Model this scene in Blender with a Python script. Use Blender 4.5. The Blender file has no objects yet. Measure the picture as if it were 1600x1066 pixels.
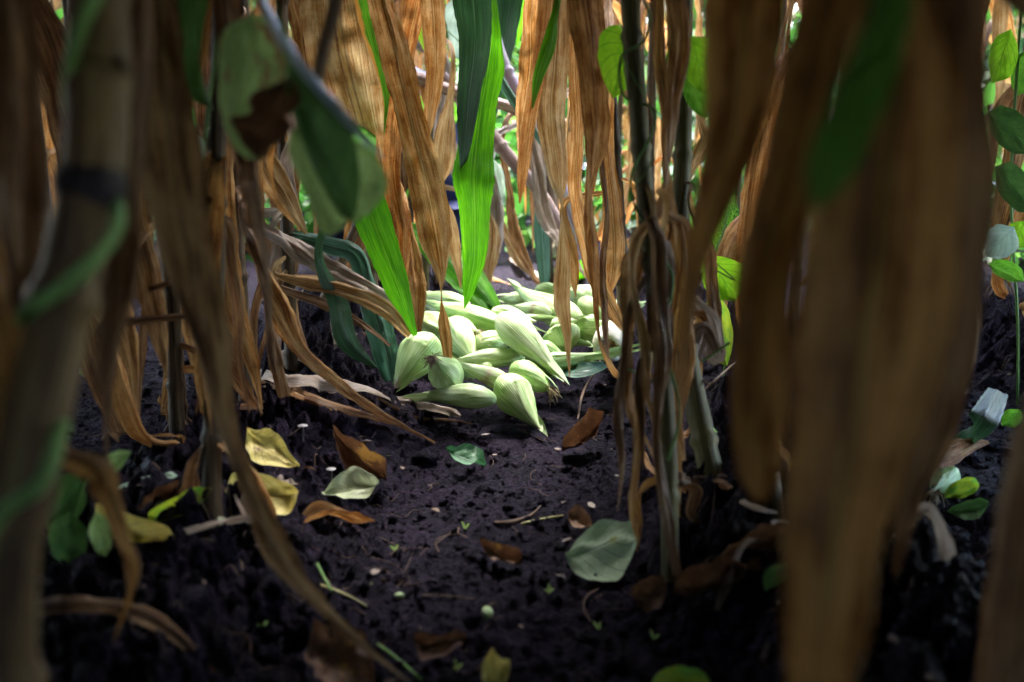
import bpy, math, random
import numpy as np
from mathutils import Vector, Matrix
sc = bpy.context.scene
COL = sc.collection
R = math.radians
random.seed(7); rs = np.random.RandomState(11)

# ------------------------------------------------------------------ camera
CAMZ, PITCH, FPX = 0.57, R(12), 1556.0
cam = bpy.data.cameras.new('camera'); co = bpy.data.objects.new('camera', cam); COL.objects.link(co)
co.location = (0, 0, CAMZ); co.rotation_euler = (R(90) - PITCH, 0, 0)
cam.lens = 35.0; cam.sensor_width = 36.0
cam.clip_start = .01; cam.clip_end = 500
cam.dof.use_dof = True; cam.dof.focus_distance = 1.98; cam.dof.aperture_fstop = 3.1
sc.camera = co
# ------------------------------------------------------------------ world, sun, exposure
SUN_EL, SUN_AZ = R(62), R(10)          # the light comes down over the far end of the row
w = bpy.data.worlds.new('World'); sc.world = w; w.use_nodes = True
nt = w.node_tree; bg = nt.nodes['Background']
sky = nt.nodes.new('ShaderNodeTexSky'); sky.sky_type = 'NISHITA'; sky.sun_disc = False
sky.sun_elevation = SUN_EL; sky.sun_rotation = SUN_AZ; sky.air_density = 1.0; sky.dust_density = 1.5
nt.links.new(sky.outputs[0], bg.inputs[0]); bg.inputs[1].default_value = 0.15
sl = bpy.data.lights.new('sun', 'SUN'); so = bpy.data.objects.new('sun', sl); COL.objects.link(so)
sl.energy = 1.5; sl.angle = R(28); sl.color = (1, .985, .97)
d = Vector((math.sin(SUN_AZ) * math.cos(SUN_EL), math.cos(SUN_AZ) * math.cos(SUN_EL), math.sin(SUN_EL)))
so.rotation_euler = d.to_track_quat('Z', 'Y').to_euler()
sc.view_settings.view_transform = 'Standard'; sc.view_settings.look = 'None'
sc.view_settings.gamma = 1.0; sc.view_settings.exposure = 5.3
sc.cycles.use_denoising = True
sc.cycles.max_bounces = 7; sc.cycles.diffuse_bounces = 5; sc.cycles.glossy_bounces = 2
sc.cycles.transmission_bounces = 4; sc.cycles.transparent_max_bounces = 6
sc.cycles.sample_clamp_indirect = 6

# ------------------------------------------------------------------ noise, ground height, pixel rays
def vnoise(x, y, seed=0):
    xi = np.floor(x).astype(np.int64); yi = np.floor(y).astype(np.int64)
    xf = x - xi; yf = y - yi
    def h(a, b):
        n = (a * 374761393 + b * 668265263 + seed * 974634777) & 0xffffffff
        n = ((n ^ (n >> 13)) * 1274126177) & 0xffffffff
        return ((n ^ (n >> 16)) & 0xffff) / 65535.0
    u = xf * xf * (3 - 2 * xf); v = yf * yf * (3 - 2 * yf)
    return (h(xi, yi) * (1 - u) + h(xi + 1, yi) * u) * (1 - v) + (h(xi, yi + 1) * (1 - u) + h(xi + 1, yi + 1) * u) * v * 1.0
def fbm(x, y, sc_, octs, seed=0, gain=.5):
    t = 0; a = 1; s = 0
    for o in range(octs):
        t = t + a * (vnoise(x * sc_, y * sc_, seed + o) - .5); s += a; sc_ *= 2.03; a *= gain
    return t / s
def sm(e0, e1, x):
    t = np.clip((x - e0) / (e1 - e0), 0, 1); return t * t * (3 - 2 * t)
def ground_base(x, y):
    x = np.asarray(x, float); y = np.asarray(y, float)
    wob = .05 * np.sin(y * 2.3) + .03 * np.sin(y * 5.1 + 1)
    xx = x + wob
    # ridges (plant rows) every 0.86 m, furrow on x = 0
    ph = np.abs(((xx / .86) + .5) % 1.0 - .5) * .86
    h = .085 * sm(.17, .36, ph)
    h = h + .05 * sm(1.95, 2.7, y)
    return h
def ground_mid(x, y):
    x = np.asarray(x, float); y = np.asarray(y, float)
    ph = np.abs(((x / .86) + .5) % 1.0 - .5) * .86
    return ground_base(x, y) + .06 * fbm(x, y, 5, 3, 3) * (.5 + .9 * sm(.15, .4, ph))
def ground_h(x, y):
    x = np.asarray(x, float); y = np.asarray(y, float)
    near = 1 / (1 + np.maximum(0, np.hypot(x, y - 1) - 4) * .3)
    ph = np.abs(((x / .86) + .5) % 1.0 - .5) * .86
    rough = (.28 + 1.0 * sm(.10, .36, ph)) * (.55 + .9 * vnoise(x * 4.3, y * 4.3, 77))
    h = ground_mid(x, y)
    a = np.abs(fbm(x + .01 * fbm(x, y, 30, 2, 5), y, 26, 3, 17))
    h = h + (.105 * (a - .1)) * rough * near
    b = np.abs(fbm(x, y, 58, 3, 47))
    h = h + .055 * (b - .1) * rough * near
    h = h + .026 * np.abs(fbm(x, y, 105, 2, 31, .8)) * rough * near
    return h
cP, sP = math.cos(PITCH), math.sin(PITCH)
FW = Vector((0, cP, -sP)); UP = Vector((0, sP, cP)); RT = Vector((1, 0, 0)); CAM = Vector((0, 0, CAMZ))
def ray(px, py): return FW + RT * ((px - 800) / FPX) + UP * ((533 - py) / FPX)
def P(px, py, d): return CAM + ray(px, py) * d
def G(px, py, lift=0.0, smooth=True):
    r = ray(px, py); f = ground_base if smooth else ground_h
    d = .4
    while d < 12:
        q = CAM + r * d
        if q.z < float(f(q.x, q.y)) + lift: return q
        d += .004
    return CAM + r * 6
def gd(px, py, lift=0.0): return (G(px, py, lift) - CAM).dot(FW)

# ------------------------------------------------------------------ object helpers
ORG = {}
def mesh_from(name, V, F, mat, uv=None, smooth=True):
    me = bpy.data.meshes.new(name)
    V = np.asarray(V, np.float32); F = np.asarray(F, np.int32)
    k = F.shape[1]
    me.vertices.add(len(V)); me.vertices.foreach_set('co', V.ravel())
    me.loops.add(F.size); me.loops.foreach_set('vertex_index', F.ravel())
    me.polygons.add(len(F)); me.polygons.foreach_set('loop_start', np.arange(0, F.size, k, dtype=np.int32))
    me.polygons.foreach_set('loop_total', np.full(len(F), k, np.int32))
    me.polygons.foreach_set('use_smooth', np.full(len(F), smooth))
    if uv is not None:
        l = me.uv_layers.new(name='UVMap'); l.data.foreach_set('uv', np.asarray(uv, np.float32)[F.ravel()].ravel())
    me.update(calc_edges=True); me.validate()
    if mat: me.materials.append(mat)
    return me
def link(name, me, parent=None, loc=(0, 0, 0)):
    o = bpy.data.objects.new(name, me); COL.objects.link(o)
    if parent is not None: o.parent = parent
    o.location = loc
    return o
def mk(name, V, F, mat, parent=None, uv=None, smooth=True, org=None):
    V = np.asarray(V, float)
    if parent is not None:
        og = ORG[parent.name]
        o = link(name, mesh_from(name, V - og, F, mat, uv, smooth), parent); ORG[o.name] = og
    else:
        if org is None: org = np.array([V[:, 0].mean(), V[:, 1].mean(), V[:, 2].min()])
        org = np.array(org, float)
        o = link(name, mesh_from(name, V - org, F, mat, uv, smooth), None, tuple(org)); ORG[o.name] = org
    return o
def root(name, loc, label, cat, group=None):
    o = bpy.data.objects.new(name, None); COL.objects.link(o); o.location = tuple(loc)
    o.empty_display_size = .05; ORG[o.name] = np.array(loc, float); tag(o, label, cat, group); return o
def tag(o, label=None, cat=None, group=None, kind=None):
    if label: o['label'] = label
    if cat: o['category'] = cat
    if group: o['group'] = group
    if kind: o['kind'] = kind
    return o
def grid_faces(n, m, wrap=False):
    i = np.arange(n - 1)[:, None]; j = np.arange(m if wrap else m - 1)[None, :]
    a = i * m + j; b = i * m + (j + 1) % m
    return np.stack([a, b, b + m, a + m], -1).reshape(-1, 4)
def cat_merge(parts):
    Vs, Fs, Us, n = [], [], [], 0
    for V, F, U in parts:
        Vs.append(V); Fs.append(F + n); Us.append(U); n += len(V)
    return np.concatenate(Vs), np.concatenate(Fs), np.concatenate(Us)
def spline(A, n):
    A = np.asarray(A, float)
    if A.ndim == 1: A = A[:, None]
    k = len(A)
    if k == 2: return A[0] + (A[1] - A[0]) * np.linspace(0, 1, n)[:, None]
    Pp = np.vstack([2 * A[0] - A[1], A, 2 * A[-1] - A[-2]])
    t = np.linspace(0, k - 1 - 1e-6, n); i = t.astype(int); f = (t - i)[:, None]
    p0, p1, p2, p3 = Pp[i], Pp[i + 1], Pp[i + 2], Pp[i + 3]
    return .5 * (2 * p1 + (p2 - p0) * f + (2 * p0 - 5 * p1 + 4 * p2 - p3) * f ** 2 + (3 * p1 - p0 - 3 * p2 + p3) * f ** 3)
def nrm(A): return A / (np.linalg.norm(A, axis=-1, keepdims=True) + 1e-12)

def blade_geo(pts, ws, tw=None, ref=None, cup=.12, wav=.05, fold=.05, m=13, seed=0, nper=12):
    """corn leaf / strap: returns V,F,UV.  ws = full widths in metres, tw = twist in radians"""
    r = np.random.RandomState(seed + 5)
    k = len(pts); n = max(12, (k - 1) * nper)
    seed = int(seed) % 9973
    X = spline(pts, n); W = np.clip(spline(ws, n)[:, 0], .0006, None)
    TW = spline(tw if tw is not None else [0] * k, n)[:, 0]
    T = nrm(np.gradient(X, axis=0))
    if ref is None: Vd = nrm(X - np.array(CAM))
    else: Vd = np.tile(nrm(np.asarray(ref, float)), (n, 1))
    S0 = nrm(np.cross(T, Vd))
    for i in range(1, n):
        if np.dot(S0[i], S0[i - 1]) < 0: S0[i] *= -1
    N0 = nrm(np.cross(S0, T))
    S = S0 * np.cos(TW)[:, None] + N0 * np.sin(TW)[:, None]; N = nrm(np.cross(S, T))
    L = np.concatenate([[0], np.cumsum(np.linalg.norm(np.diff(X, axis=0), axis=1))])
    s = np.linspace(-1, 1, m)
    a, b, c, e = r.uniform(0, 6.28, 4)
    lam = r.uniform(.05, .1)
    cupv = cup * (1 + .6 * np.sin(L / .17 + a))
    off = cupv[:, None] * np.abs(s)[None, :] ** 1.4
    def wob(k1, k2, sd): return (vnoise(L * k1, np.full(n, 3.3), seed + sd) - .5) * 2 + (vnoise(L * k2, np.full(n, 7.7), seed + sd + 9) - .5)
    off = off + 1.5 * wav * np.abs(s)[None, :] ** 2 * np.where(s < 0, wob(.8 / lam, 2.2 / lam, 1)[:, None], wob(.8 / lam, 2.2 / lam, 4)[:, None])
    off = off + fold * np.sin(s[None, :] * 5.3 + np.sin(L / .09 + e)[:, None] * 1.2 + a)
    cr = (vnoise(s[None, :] * 3.1 + 9 + 0 * L[:, None], L[:, None] * 34 + 0 * s[None, :], seed + 3) - .5) + .6 * (vnoise(s[None, :] * 5.3 + 9 + 0 * L[:, None], L[:, None] * 80 + 0 * s[None, :], seed + 7) - .5)
    off = off + fold * 1.6 * cr
    edge = 1 + (.8 * wav + .06) * np.abs(s)[None, :] ** 3 * np.where(s < 0, wob(1 / lam, 3 / lam, 6)[:, None] + .5 * wob(110, 230, 2)[:, None], wob(1 / lam, 3 / lam, 8)[:, None] + .5 * wob(120, 250, 5)[:, None])
    V = X[:, None, :] + S[:, None, :] * (s[None, :] * edge * W[:, None] / 2)[..., None] + N[:, None, :] * (off * W[:, None])[..., None]
    uv = np.stack(np.broadcast_arrays((s * .5 + .5)[None, :], L[:, None]), -1)
    return V.reshape(-1, 3), grid_faces(n, m), uv.reshape(-1, 2)
def blade(name, pts, ws, tw, mat, parent, **kw):
    V, F, U = blade_geo(pts, ws, tw, **kw); return mk(name, V, F, mat, parent, U)
def tube_geo(pts, rad, m=8, nper=6, squash=1.0, cap=True):
    k = len(pts); n = max(4, (k - 1) * nper + 1)
    X = spline(pts, n); Rr = np.clip(spline(rad, n)[:, 0], .0002, None)
    T = nrm(np.gradient(X, axis=0))
    ref = np.array([0.13, 1, .07]) if abs(T[:, 1]).mean() < .8 else np.array([1, .1, .05])
    S = nrm(np.cross(T, ref)); N = np.cross(S, T)
    a = np.linspace(0, 2 * np.pi, m, endpoint=False)
    V = X[:, None] + (S[:, None] * np.cos(a)[None, :, None] + N[:, None] * np.sin(a)[None, :, None] * squash) * Rr[:, None, None]
    L = np.concatenate([[0], np.cumsum(np.linalg.norm(np.diff(X, axis=0), axis=1))])
    uv = np.stack(np.broadcast_arrays((a / 6.28)[None, :], L[:, None]), -1).reshape(-1, 2)
    V = V.reshape(-1, 3); F = grid_faces(n, m, True)
    if cap:
        V = np.vstack([V, X[:1], X[-1:]]); uv = np.vstack([uv, [[.5, 0]], [[.5, L[-1]]]])
        j = np.arange(m); j2 = (j + 1) % m; c0 = len(V) - 2; c1 = len(V) - 1; o = (n - 1) * m
        F = np.vstack([F, np.stack([np.full(m, c0), j2, j, j], -1), np.stack([np.full(m, c1), o + j, o + j2, o + j2], -1)])
    return V, F, uv
def fixtri(F): return F
def tube(name, pts, rad, mat, parent, **kw):
    kw.setdefault('cap', False)
    V, F, U = tube_geo(pts, rad, **kw); return mk(name, V, F, mat, parent, U)

# ------------------------------------------------------------------ materials
def new_mat(name):
    m = bpy.data.materials.new(name); m.use_nodes = True; t = m.node_tree
    for n in list(t.nodes): t.nodes.remove(n)
    return m, t
def nd(t, typ, **kw):
    n = t.nodes.new(typ)
    for k, v in kw.items(): setattr(n, k, v)
    return n
def mth(t, op, a, b=None, clamp=False):
    n = nd(t, 'ShaderNodeMath', operation=op, use_clamp=clamp)
    for i, q in enumerate((a, b)):
        if q is None: continue
        if isinstance(q, (int, float)): n.inputs[i].default_value = q
        else: t.links.new(q, n.inputs[i])
    return n.outputs[0]
def vec(t, x, y, z):
    n = nd(t, 'ShaderNodeCombineXYZ')
    for i, q in enumerate((x, y, z)):
        if isinstance(q, (int, float)): n.inputs[i].default_value = q
        else: t.links.new(q, n.inputs[i])
    return n.outputs[0]
def noise(t, v, scale, detail=3, rough=.55):
    n = nd(t, 'ShaderNodeTexNoise'); t.links.new(v, n.inputs['Vector'])
    n.inputs['Scale'].default_value = scale; n.inputs['Detail'].default_value = detail; n.inputs['Roughness'].default_value = rough
    return n.outputs[0]
def ramp(t, f, stops):
    n = nd(t, 'ShaderNodeValToRGB'); t.links.new(f, n.inputs[0])
    e = n.color_ramp.elements
    while len(e) < len(stops): e.new(.5)
    for q, (p, c) in zip(e, stops): q.position = p; q.color = (*c, 1)
    return n.outputs[0]
def mixc(t, f, a, b, mode='MIX'):
    n = nd(t, 'ShaderNodeMix', data_type='RGBA', blend_type=mode)
    for i, q in ((0, f), (6, a), (7, b)):
        if isinstance(q, (int, float)): n.inputs[i].default_value = q
        elif isinstance(q, tuple): n.inputs[i].default_value = (*q, 1)
        else: t.links.new(q, n.inputs[i])
    return n.outputs[2]
def finish(t, col, rough, bump, bstr, bdist, transl=0.0, tcol=None, spec=.4):
    p = nd(t, 'ShaderNodeBsdfPrincipled'); t.links.new(col, p.inputs['Base Color'])
    if isinstance(rough, (int, float)): p.inputs['Roughness'].default_value = rough
    else: t.links.new(rough, p.inputs['Roughness'])
    p.inputs['Specular IOR Level'].default_value = spec
    bn = None
    if bump is not None:
        b = nd(t, 'ShaderNodeBump'); b.inputs['Strength'].default_value = bstr; b.inputs['Distance'].default_value = bdist
        t.links.new(bump, b.inputs['Height']); t.links.new(b.outputs[0], p.inputs['Normal']); bn = b.outputs[0]
    out = nd(t, 'ShaderNodeOutputMaterial'); s = p.outputs[0]
    if transl > 0:
        tr = nd(t, 'ShaderNodeBsdfTranslucent'); t.links.new(tcol if tcol is not None else col, tr.inputs[0])
        if bn: t.links.new(bn, tr.inputs['Normal'])
        mx = nd(t, 'ShaderNodeMixShader'); mx.inputs[0].default_value = transl
        t.links.new(s, mx.inputs[1]); t.links.new(tr.outputs[0], mx.inputs[2]); s = mx.outputs[0]
    t.links.new(s, out.inputs[0])
def corn_leaf_mat(name, c, transl=.4, rough=.5, rib=(.6, .5, .3), edge=None, speck=0.0, stripe=None, blotch=.42, spec=.25, lowf=False):
    m, t = new_mat(name)
    uv = nd(t, 'ShaderNodeUVMap'); sp = nd(t, 'ShaderNodeSeparateXYZ'); t.links.new(uv.outputs[0], sp.inputs[0])
    u, v = sp.outputs[0], sp.outputs[1]
    rnd = mth(t, 'MULTIPLY', nd(t, 'ShaderNodeObjectInfo').outputs['Random'], 37.0)
    n1 = noise(t, vec(t, mth(t, 'MULTIPLY', u, 4.5 if lowf else 9), mth(t, 'MULTIPLY', v, 5 if lowf else 7), rnd), 1.3 if lowf else 1, 4, .6)
    n2 = noise(t, vec(t, mth(t, 'MULTIPLY', u, 18 if lowf else 55), mth(t, 'MULTIPLY', v, 14), rnd), 1, 3, .6)
    n3 = noise(t, vec(t, mth(t, 'MULTIPLY', u, 2.2), mth(t, 'MULTIPLY', v, 22), rnd), 1, 5, .65)
    f = mth(t, 'ADD', mth(t, 'MULTIPLY', n1, .55), mth(t, 'ADD', mth(t, 'MULTIPLY', n2, .42 - blotch * .2), mth(t, 'MULTIPLY', n3, blotch)))
    f = mth(t, 'MULTIPLY', mth(t, 'SUBTRACT', f, .46 if lowf else .42), 4.0 if lowf else 2.8, True)
    col = ramp(t, f, [(0.05, c[0]), (.5, c[1]), (.95, c[2])])
    au = mth(t, 'ABSOLUTE', mth(t, 'SUBTRACT', u, .5))
    if edge:
        e = mth(t, 'ADD', au, mth(t, 'MULTIPLY', mth(t, 'SUBTRACT', n3, .5), .35))
        e = mth(t, 'MULTIPLY', mth(t, 'SUBTRACT', e, .36), 14, True)
        col = mixc(t, e, col, edge)
    if stripe:
        e = mth(t, 'MULTIPLY', mth(t, 'SUBTRACT', n1, .52), 14, True)
        col = mixc(t, e, col, stripe)
    if speck > 0:
        n4 = noise(t, vec(t, mth(t, 'MULTIPLY', u, 22), mth(t, 'MULTIPLY', v, 170), rnd), 1, 3, .8)
        e = mth(t, 'MULTIPLY', mth(t, 'SUBTRACT', n4, .70 - speck * .2), 22, True)
        col = mixc(t, mth(t, 'MULTIPLY', e, .8), col, tuple(q * .22 for q in c[0]))
    # midrib: pale line with two dark flanks
    mr = mth(t, 'SUBTRACT', 1.0, mth(t, 'MULTIPLY', au, 38), True)
    fl = mth(t, 'SUBTRACT', 1.0, mth(t, 'MULTIPLY', mth(t, 'ABSOLUTE', mth(t, 'SUBTRACT', au, .045)), 48), True)
    col = mixc(t, mth(t, 'MULTIPLY', fl, .6), col, tuple(q * .5 for q in c[0]))
    col = mixc(t, mth(t, 'MULTIPLY', mr, .75), col, rib)
    wv = mth(t, 'SINE', mth(t, 'ADD', mth(t, 'MULTIPLY', u, 150), mth(t, 'MULTIPLY', n1, 5)))
    hgt = mth(t, 'ADD', mth(t, 'MULTIPLY', wv, .25), mth(t, 'ADD', mth(t, 'MULTIPLY', n2, 1.3), mth(t, 'MULTIPLY', mr, 1.2)))
    finish(t, col, rough, hgt, .8, .002, transl, None, spec)
    return m
def bean_mat(name, c, vein, transl=.4, rough=.5, spot=None, spotlim=.55, spec=.4):
    m, t = new_mat(name)
    uv = nd(t, 'ShaderNodeUVMap'); sp = nd(t, 'ShaderNodeSeparateXYZ'); t.links.new(uv.outputs[0], sp.inputs[0])
    u, v = sp.outputs[0], sp.outputs[1]
    tc = nd(t, 'ShaderNodeTexCoord'); rnd = mth(t, 'MULTIPLY', nd(t, 'ShaderNodeObjectInfo').outputs['Random'], 37.0)
    au = mth(t, 'ABSOLUTE', mth(t, 'SUBTRACT', u, .5))
    n1 = noise(t, vec(t, u, v, rnd), 3.5, 4, .6); n2 = noise(t, tc.outputs['Object'], 160, 3, .6)
    ph = mth(t, 'FRACT', mth(t, 'ADD', mth(t, 'SUBTRACT', mth(t, 'MULTIPLY', v, 6.2), mth(t, 'MULTIPLY', mth(t, 'POWER', au, .8), 4.6)), 3.0))
    vd = mth(t, 'SUBTRACT', 1.0, mth(t, 'MULTIPLY', mth(t, 'ABSOLUTE', mth(t, 'SUBTRACT', ph, .5)), 13), True)
    mr = mth(t, 'SUBTRACT', 1.0, mth(t, 'MULTIPLY', au, 42), True)
    vn = mth(t, 'MAXIMUM', vd, mr)
    vo = nd(t, 'ShaderNodeTexVoronoi', feature='DISTANCE_TO_EDGE'); t.links.new(vec(t, u, v, rnd), vo.inputs['Vector']); vo.inputs['Scale'].default_value = 17
    net = mth(t, 'SUBTRACT', 1.0, mth(t, 'MULTIPLY', vo.outputs['Distance'], 9), True)
    f = mth(t, 'ADD', mth(t, 'MULTIPLY', n1, .75), mth(t, 'MULTIPLY', n2, .3))
    f = mth(t, 'MULTIPLY', mth(t, 'SUBTRACT', f, .3), 2.0, True)
    col = ramp(t, f, [(0.05, c[0]), (.5, c[1]), (.95, c[2])])
    col = mixc(t, mth(t, 'MULTIPLY', net, .2), col, vein)
    col = mixc(t, mth(t, 'MULTIPLY', vn, .8), col, vein)
    if spot:
        n5 = noise(t, vec(t, u, v, mth(t, 'ADD', rnd, 9.0)), 2.3, 6, .68)
        e = mth(t, 'MULTIPLY', mth(t, 'SUBTRACT', n5, spotlim), 16, True)
        col = mixc(t, e, col, spot)
    h = mth(t, 'SUBTRACT', mth(t, 'MULTIPLY', n1, 1.2), mth(t, 'ADD', vn, mth(t, 'MULTIPLY', net, .3)))
    finish(t, col, rough, h, .6, .0012, transl, None, spec)
    return m
def island_mat(name, stops, transl=.35, rough=.55):
    m, t = new_mat(name); g = nd(t, 'ShaderNodeNewGeometry')
    tc = nd(t, 'ShaderNodeTexCoord'); n = noise(t, tc.outputs['Object'], 40, 3)
    col = ramp(t, g.outputs['Random Per Island'], stops)
    col = mixc(t, mth(t, 'MULTIPLY', n, .6), col, mixc(t, 1.0, col, (.35, .4, .3), 'MULTIPLY'))
    finish(t, col, rough, n, .4, .003, transl)
    return m
def plain(name, stops, scale=60, rough=.6, bstr=.5, bdist=.002, transl=0, stretch=None, spec=.4, detail=5):
    m, t = new_mat(name); tc = nd(t, 'ShaderNodeTexCoord'); v = tc.outputs['Object']
    if stretch is not None:
        mp = nd(t, 'ShaderNodeMapping'); t.links.new(v, mp.inputs[0]); mp.inputs['Scale'].default_value = stretch; v = mp.outputs[0]
    n = noise(t, v, scale, detail, .62)
    k = len(stops); col = ramp(t, n, [(.32 + .36 * i / max(1, k - 1), c) for i, c in enumerate(stops)])
    finish(t, col, rough, n, bstr, bdist, transl, None, spec)
    return m
def uvplain(name, stops, su=12, sv=6, rough=.6, transl=0.0, bstr=.7, bdist=.002, spec=.2, rings=None):
    m, t = new_mat(name)
    uv = nd(t, 'ShaderNodeUVMap'); sp = nd(t, 'ShaderNodeSeparateXYZ'); t.links.new(uv.outputs[0], sp.inputs[0])
    rnd = mth(t, 'MULTIPLY', nd(t, 'ShaderNodeObjectInfo').outputs['Random'], 37.0)
    cx = mth(t, 'SINE', mth(t, 'MULTIPLY', sp.outputs[0], 6.2832)); cy = mth(t, 'COSINE', mth(t, 'MULTIPLY', sp.outputs[0], 6.2832))
    n1 = noise(t, vec(t, mth(t, 'MULTIPLY', cx, su), mth(t, 'ADD', mth(t, 'MULTIPLY', cy, su), rnd), mth(t, 'MULTIPLY', sp.outputs[1], sv)), 1, 5, .62)
    n2 = noise(t, vec(t, mth(t, 'MULTIPLY', cx, 1.3), mth(t, 'ADD', mth(t, 'MULTIPLY', cy, 1.3), rnd), mth(t, 'MULTIPLY', sp.outputs[1], sv * 1.7)), 1, 4, .6)
    f = mth(t, 'ADD', mth(t, 'MULTIPLY', n1, .6), mth(t, 'MULTIPLY', n2, .4))
    k = len(stops); col = ramp(t, f, [(.36 + .28 * i / max(1, k - 1), c) for i, c in enumerate(stops)])
    finish(t, col, rough, n1, bstr, bdist, transl, None, spec)
    return m
M = {}
M['orange'] = corn_leaf_mat('dry_orange_leaf', [(.07, .022, .004), (.37, .15, .030), (.62, .38, .16)], .45, .5, (.62, .40, .16), speck=.45)
M['rust'] = corn_leaf_mat('dry_rust_leaf', [(.07, .018, .005), (.36, .12, .022), (.60, .32, .11)], .45, .5, (.6, .3, .08), speck=.6)
M['tan'] = corn_leaf_mat('dry_tan_leaf', [(.08, .030, .010), (.36, .18, .055), (.62, .43, .21)], .4, .45, (.55, .36, .12), speck=.3)
M['grey'] = corn_leaf_mat('dry_grey_leaf', [(.16, .10, .07), (.36, .26, .19), (.52, .42, .36)], .3, .4, (.4, .3, .2), speck=.2)
M['dark'] = corn_leaf_mat('dry_dark_leaf', [(.018, .007, .004), (.13, .052, .018), (.36, .20, .09)], .25, .5, (.25, .15, .07), speck=.4)
M['brown'] = corn_leaf_mat('dry_brown_leaf', [(.036, .012, .004), (.24, .092, .020), (.54, .30, .11)], .35, .5, (.36, .2, .08), speck=.4)
M['umber'] = corn_leaf_mat('dry_umber_leaf', [(.014, .005, .002), (.19, .072, .014), (.46, .235, .07)], .45, .55, (.34, .26, .07), speck=.1, lowf=True)
M['umberdark'] = corn_leaf_mat('dry_umber_dark_leaf', [(.02, .009, .005), (.13, .062, .022), (.30, .18, .08)], .35, .55, (.2, .15, .05), speck=.1, lowf=True)
M['midgreen'] = corn_leaf_mat('mid_green_leaf', [(.035, .12, .014), (.10, .25, .03), (.2, .38, .06)], .4, .45, (.1, .2, .04), blotch=.2)
M['green'] = corn_leaf_mat('green_corn_leaf', [(.05, .24, .004), (.13, .46, .008), (.26, .62, .02)], .6, .4, (.16, .42, .03), blotch=.12)
M['greenedge'] = corn_leaf_mat('green_leaf_dry_edge', [(.035, .13, .006), (.09, .29, .012), (.18, .42, .03)], .45, .4, (.3, .45, .06), edge=(.42, .2, .04), blotch=.12)
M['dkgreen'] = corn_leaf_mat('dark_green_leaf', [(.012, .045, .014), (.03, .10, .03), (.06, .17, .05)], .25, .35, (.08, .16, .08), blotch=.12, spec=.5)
M['bluegreen'] = corn_leaf_mat('bluish_green_leaf', [(.03, .10, .06), (.08, .2, .12), (.2, .36, .25)], .3, .35, (.2, .34, .2), blotch=.12, spec=.6)
M['painted_sheen'] = corn_leaf_mat('leaf_edge_painted_sheen', [(.22, .26, .30), (.42, .47, .54), (.62, .66, .74)], .2, .3, (.7, .72, .8), blotch=.12, spec=.6)  # pale bluish colour paints the highlight along a leaf edge
M['lime'] = corn_leaf_mat('lime_leaf', [(.2, .42, .02), (.38, .62, .04), (.52, .7, .1)], .5, .4, (.5, .7, .12), blotch=.12)
M['spotgreen'] = corn_leaf_mat('spotted_green_leaf', [(.05, .24, .01), (.12, .40, .015), (.3, .55, .03)], .5, .4, (.3, .55, .06), speck=1.2)
M['bean'] = bean_mat('bean_green', [(.06, .24, .01), (.14, .42, .02), (.26, .55, .06)], (.28, .5, .1), .5)
M['beandark'] = bean_mat('bean_dark_green', [(.035, .09, .02), (.075, .165, .035), (.13, .23, .06)], (.05, .14, .03), .3, .4)
M['beanolive'] = bean_mat('bean_olive', [(.14, .22, .06), (.30, .42, .13), (.44, .56, .24)], (.3, .42, .15), .5, .55)
M['beanolives'] = bean_mat('bean_olive_browning', [(.14, .22, .06), (.30, .42, .13), (.44, .56, .24)], (.3, .42, .15), .5, .55, spot=(.2, .1, .04), spotlim=.56)
M['beanpale'] = bean_mat('bean_pale_underside', [(.26, .40, .20), (.42, .55, .33), (.56, .67, .46)], (.16, .26, .16), .35, .6, spot=(.28, .34, .08), spotlim=.57)
M['beanwhite'] = bean_mat('bean_whitish_underside', [(.33, .48, .36), (.48, .6, .46), (.6, .7, .58)], (.28, .42, .28), .35, .6)
M['yellow'] = bean_mat('bean_yellow', [(.50, .38, .06), (.68, .56, .15), (.76, .68, .28)], (.30, .2, .03), .3, .55, spot=(.22, .1, .03), spotlim=.60)
M['paleyellow'] = bean_mat('bean_pale_yellow', [(.30, .34, .16), (.42, .46, .26), (.52, .55, .38)], (.24, .30, .12), .3, .6)
M['deadbean'] = bean_mat('bean_dead_brown', [(.035, .013, .007), (.13, .055, .022), (.30, .17, .09)], (.12, .05, .02), .2, .6, spot=(.35, .18, .04), spotlim=.58)
M['limebean'] = bean_mat('bean_lime', [(.18, .44, .01), (.30, .6, .02), (.44, .7, .05)], (.1, .3, .02), .55, .5)
M['yellowgreen'] = bean_mat('bean_yellow_green', [(.16, .36, .02), (.42, .5, .03), (.62, .6, .04)], (.3, .5, .06), .5, .5, spot=(.2, .42, .05), spotlim=.5)
M['stalkg'] = uvplain('stalk_olive', [(.03, .022, .009), (.10, .080, .026), (.21, .17, .065)], 4, 6)
M['stalkb'] = uvplain('stalk_brown', [(.02, .012, .007), (.07, .042, .02), (.17, .11, .06)], 5, 5)
M['stalkp'] = uvplain('stalk_pale_mottled', [(.05, .026, .018), (.16, .095, .040), (.30, .215, .085)], 2, 7)
M['stalkpk'] = uvplain('stalk_pinkish', [(.2, .12, .10), (.38, .25, .22), (.52, .42, .36)], 3, 6)
M['stalkv'] = uvplain('stalk_violet', [(.24, .14, .26), (.42, .33, .44), (.55, .6, .5)], 3, 5)
M['vinelight'] = uvplain('vine_light_green', [(.12, .28, .06), (.28, .5, .14), (.4, .62, .24)], 3, 10, transl=.15)
M['bluegreenbean'] = bean_mat('bean_bluish_green', [(.02, .11, .03), (.05, .19, .07), (.12, .28, .12)], (.18, .36, .18), .25, .5, spot=(.3,.45,.3), spotlim=.6)
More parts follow.
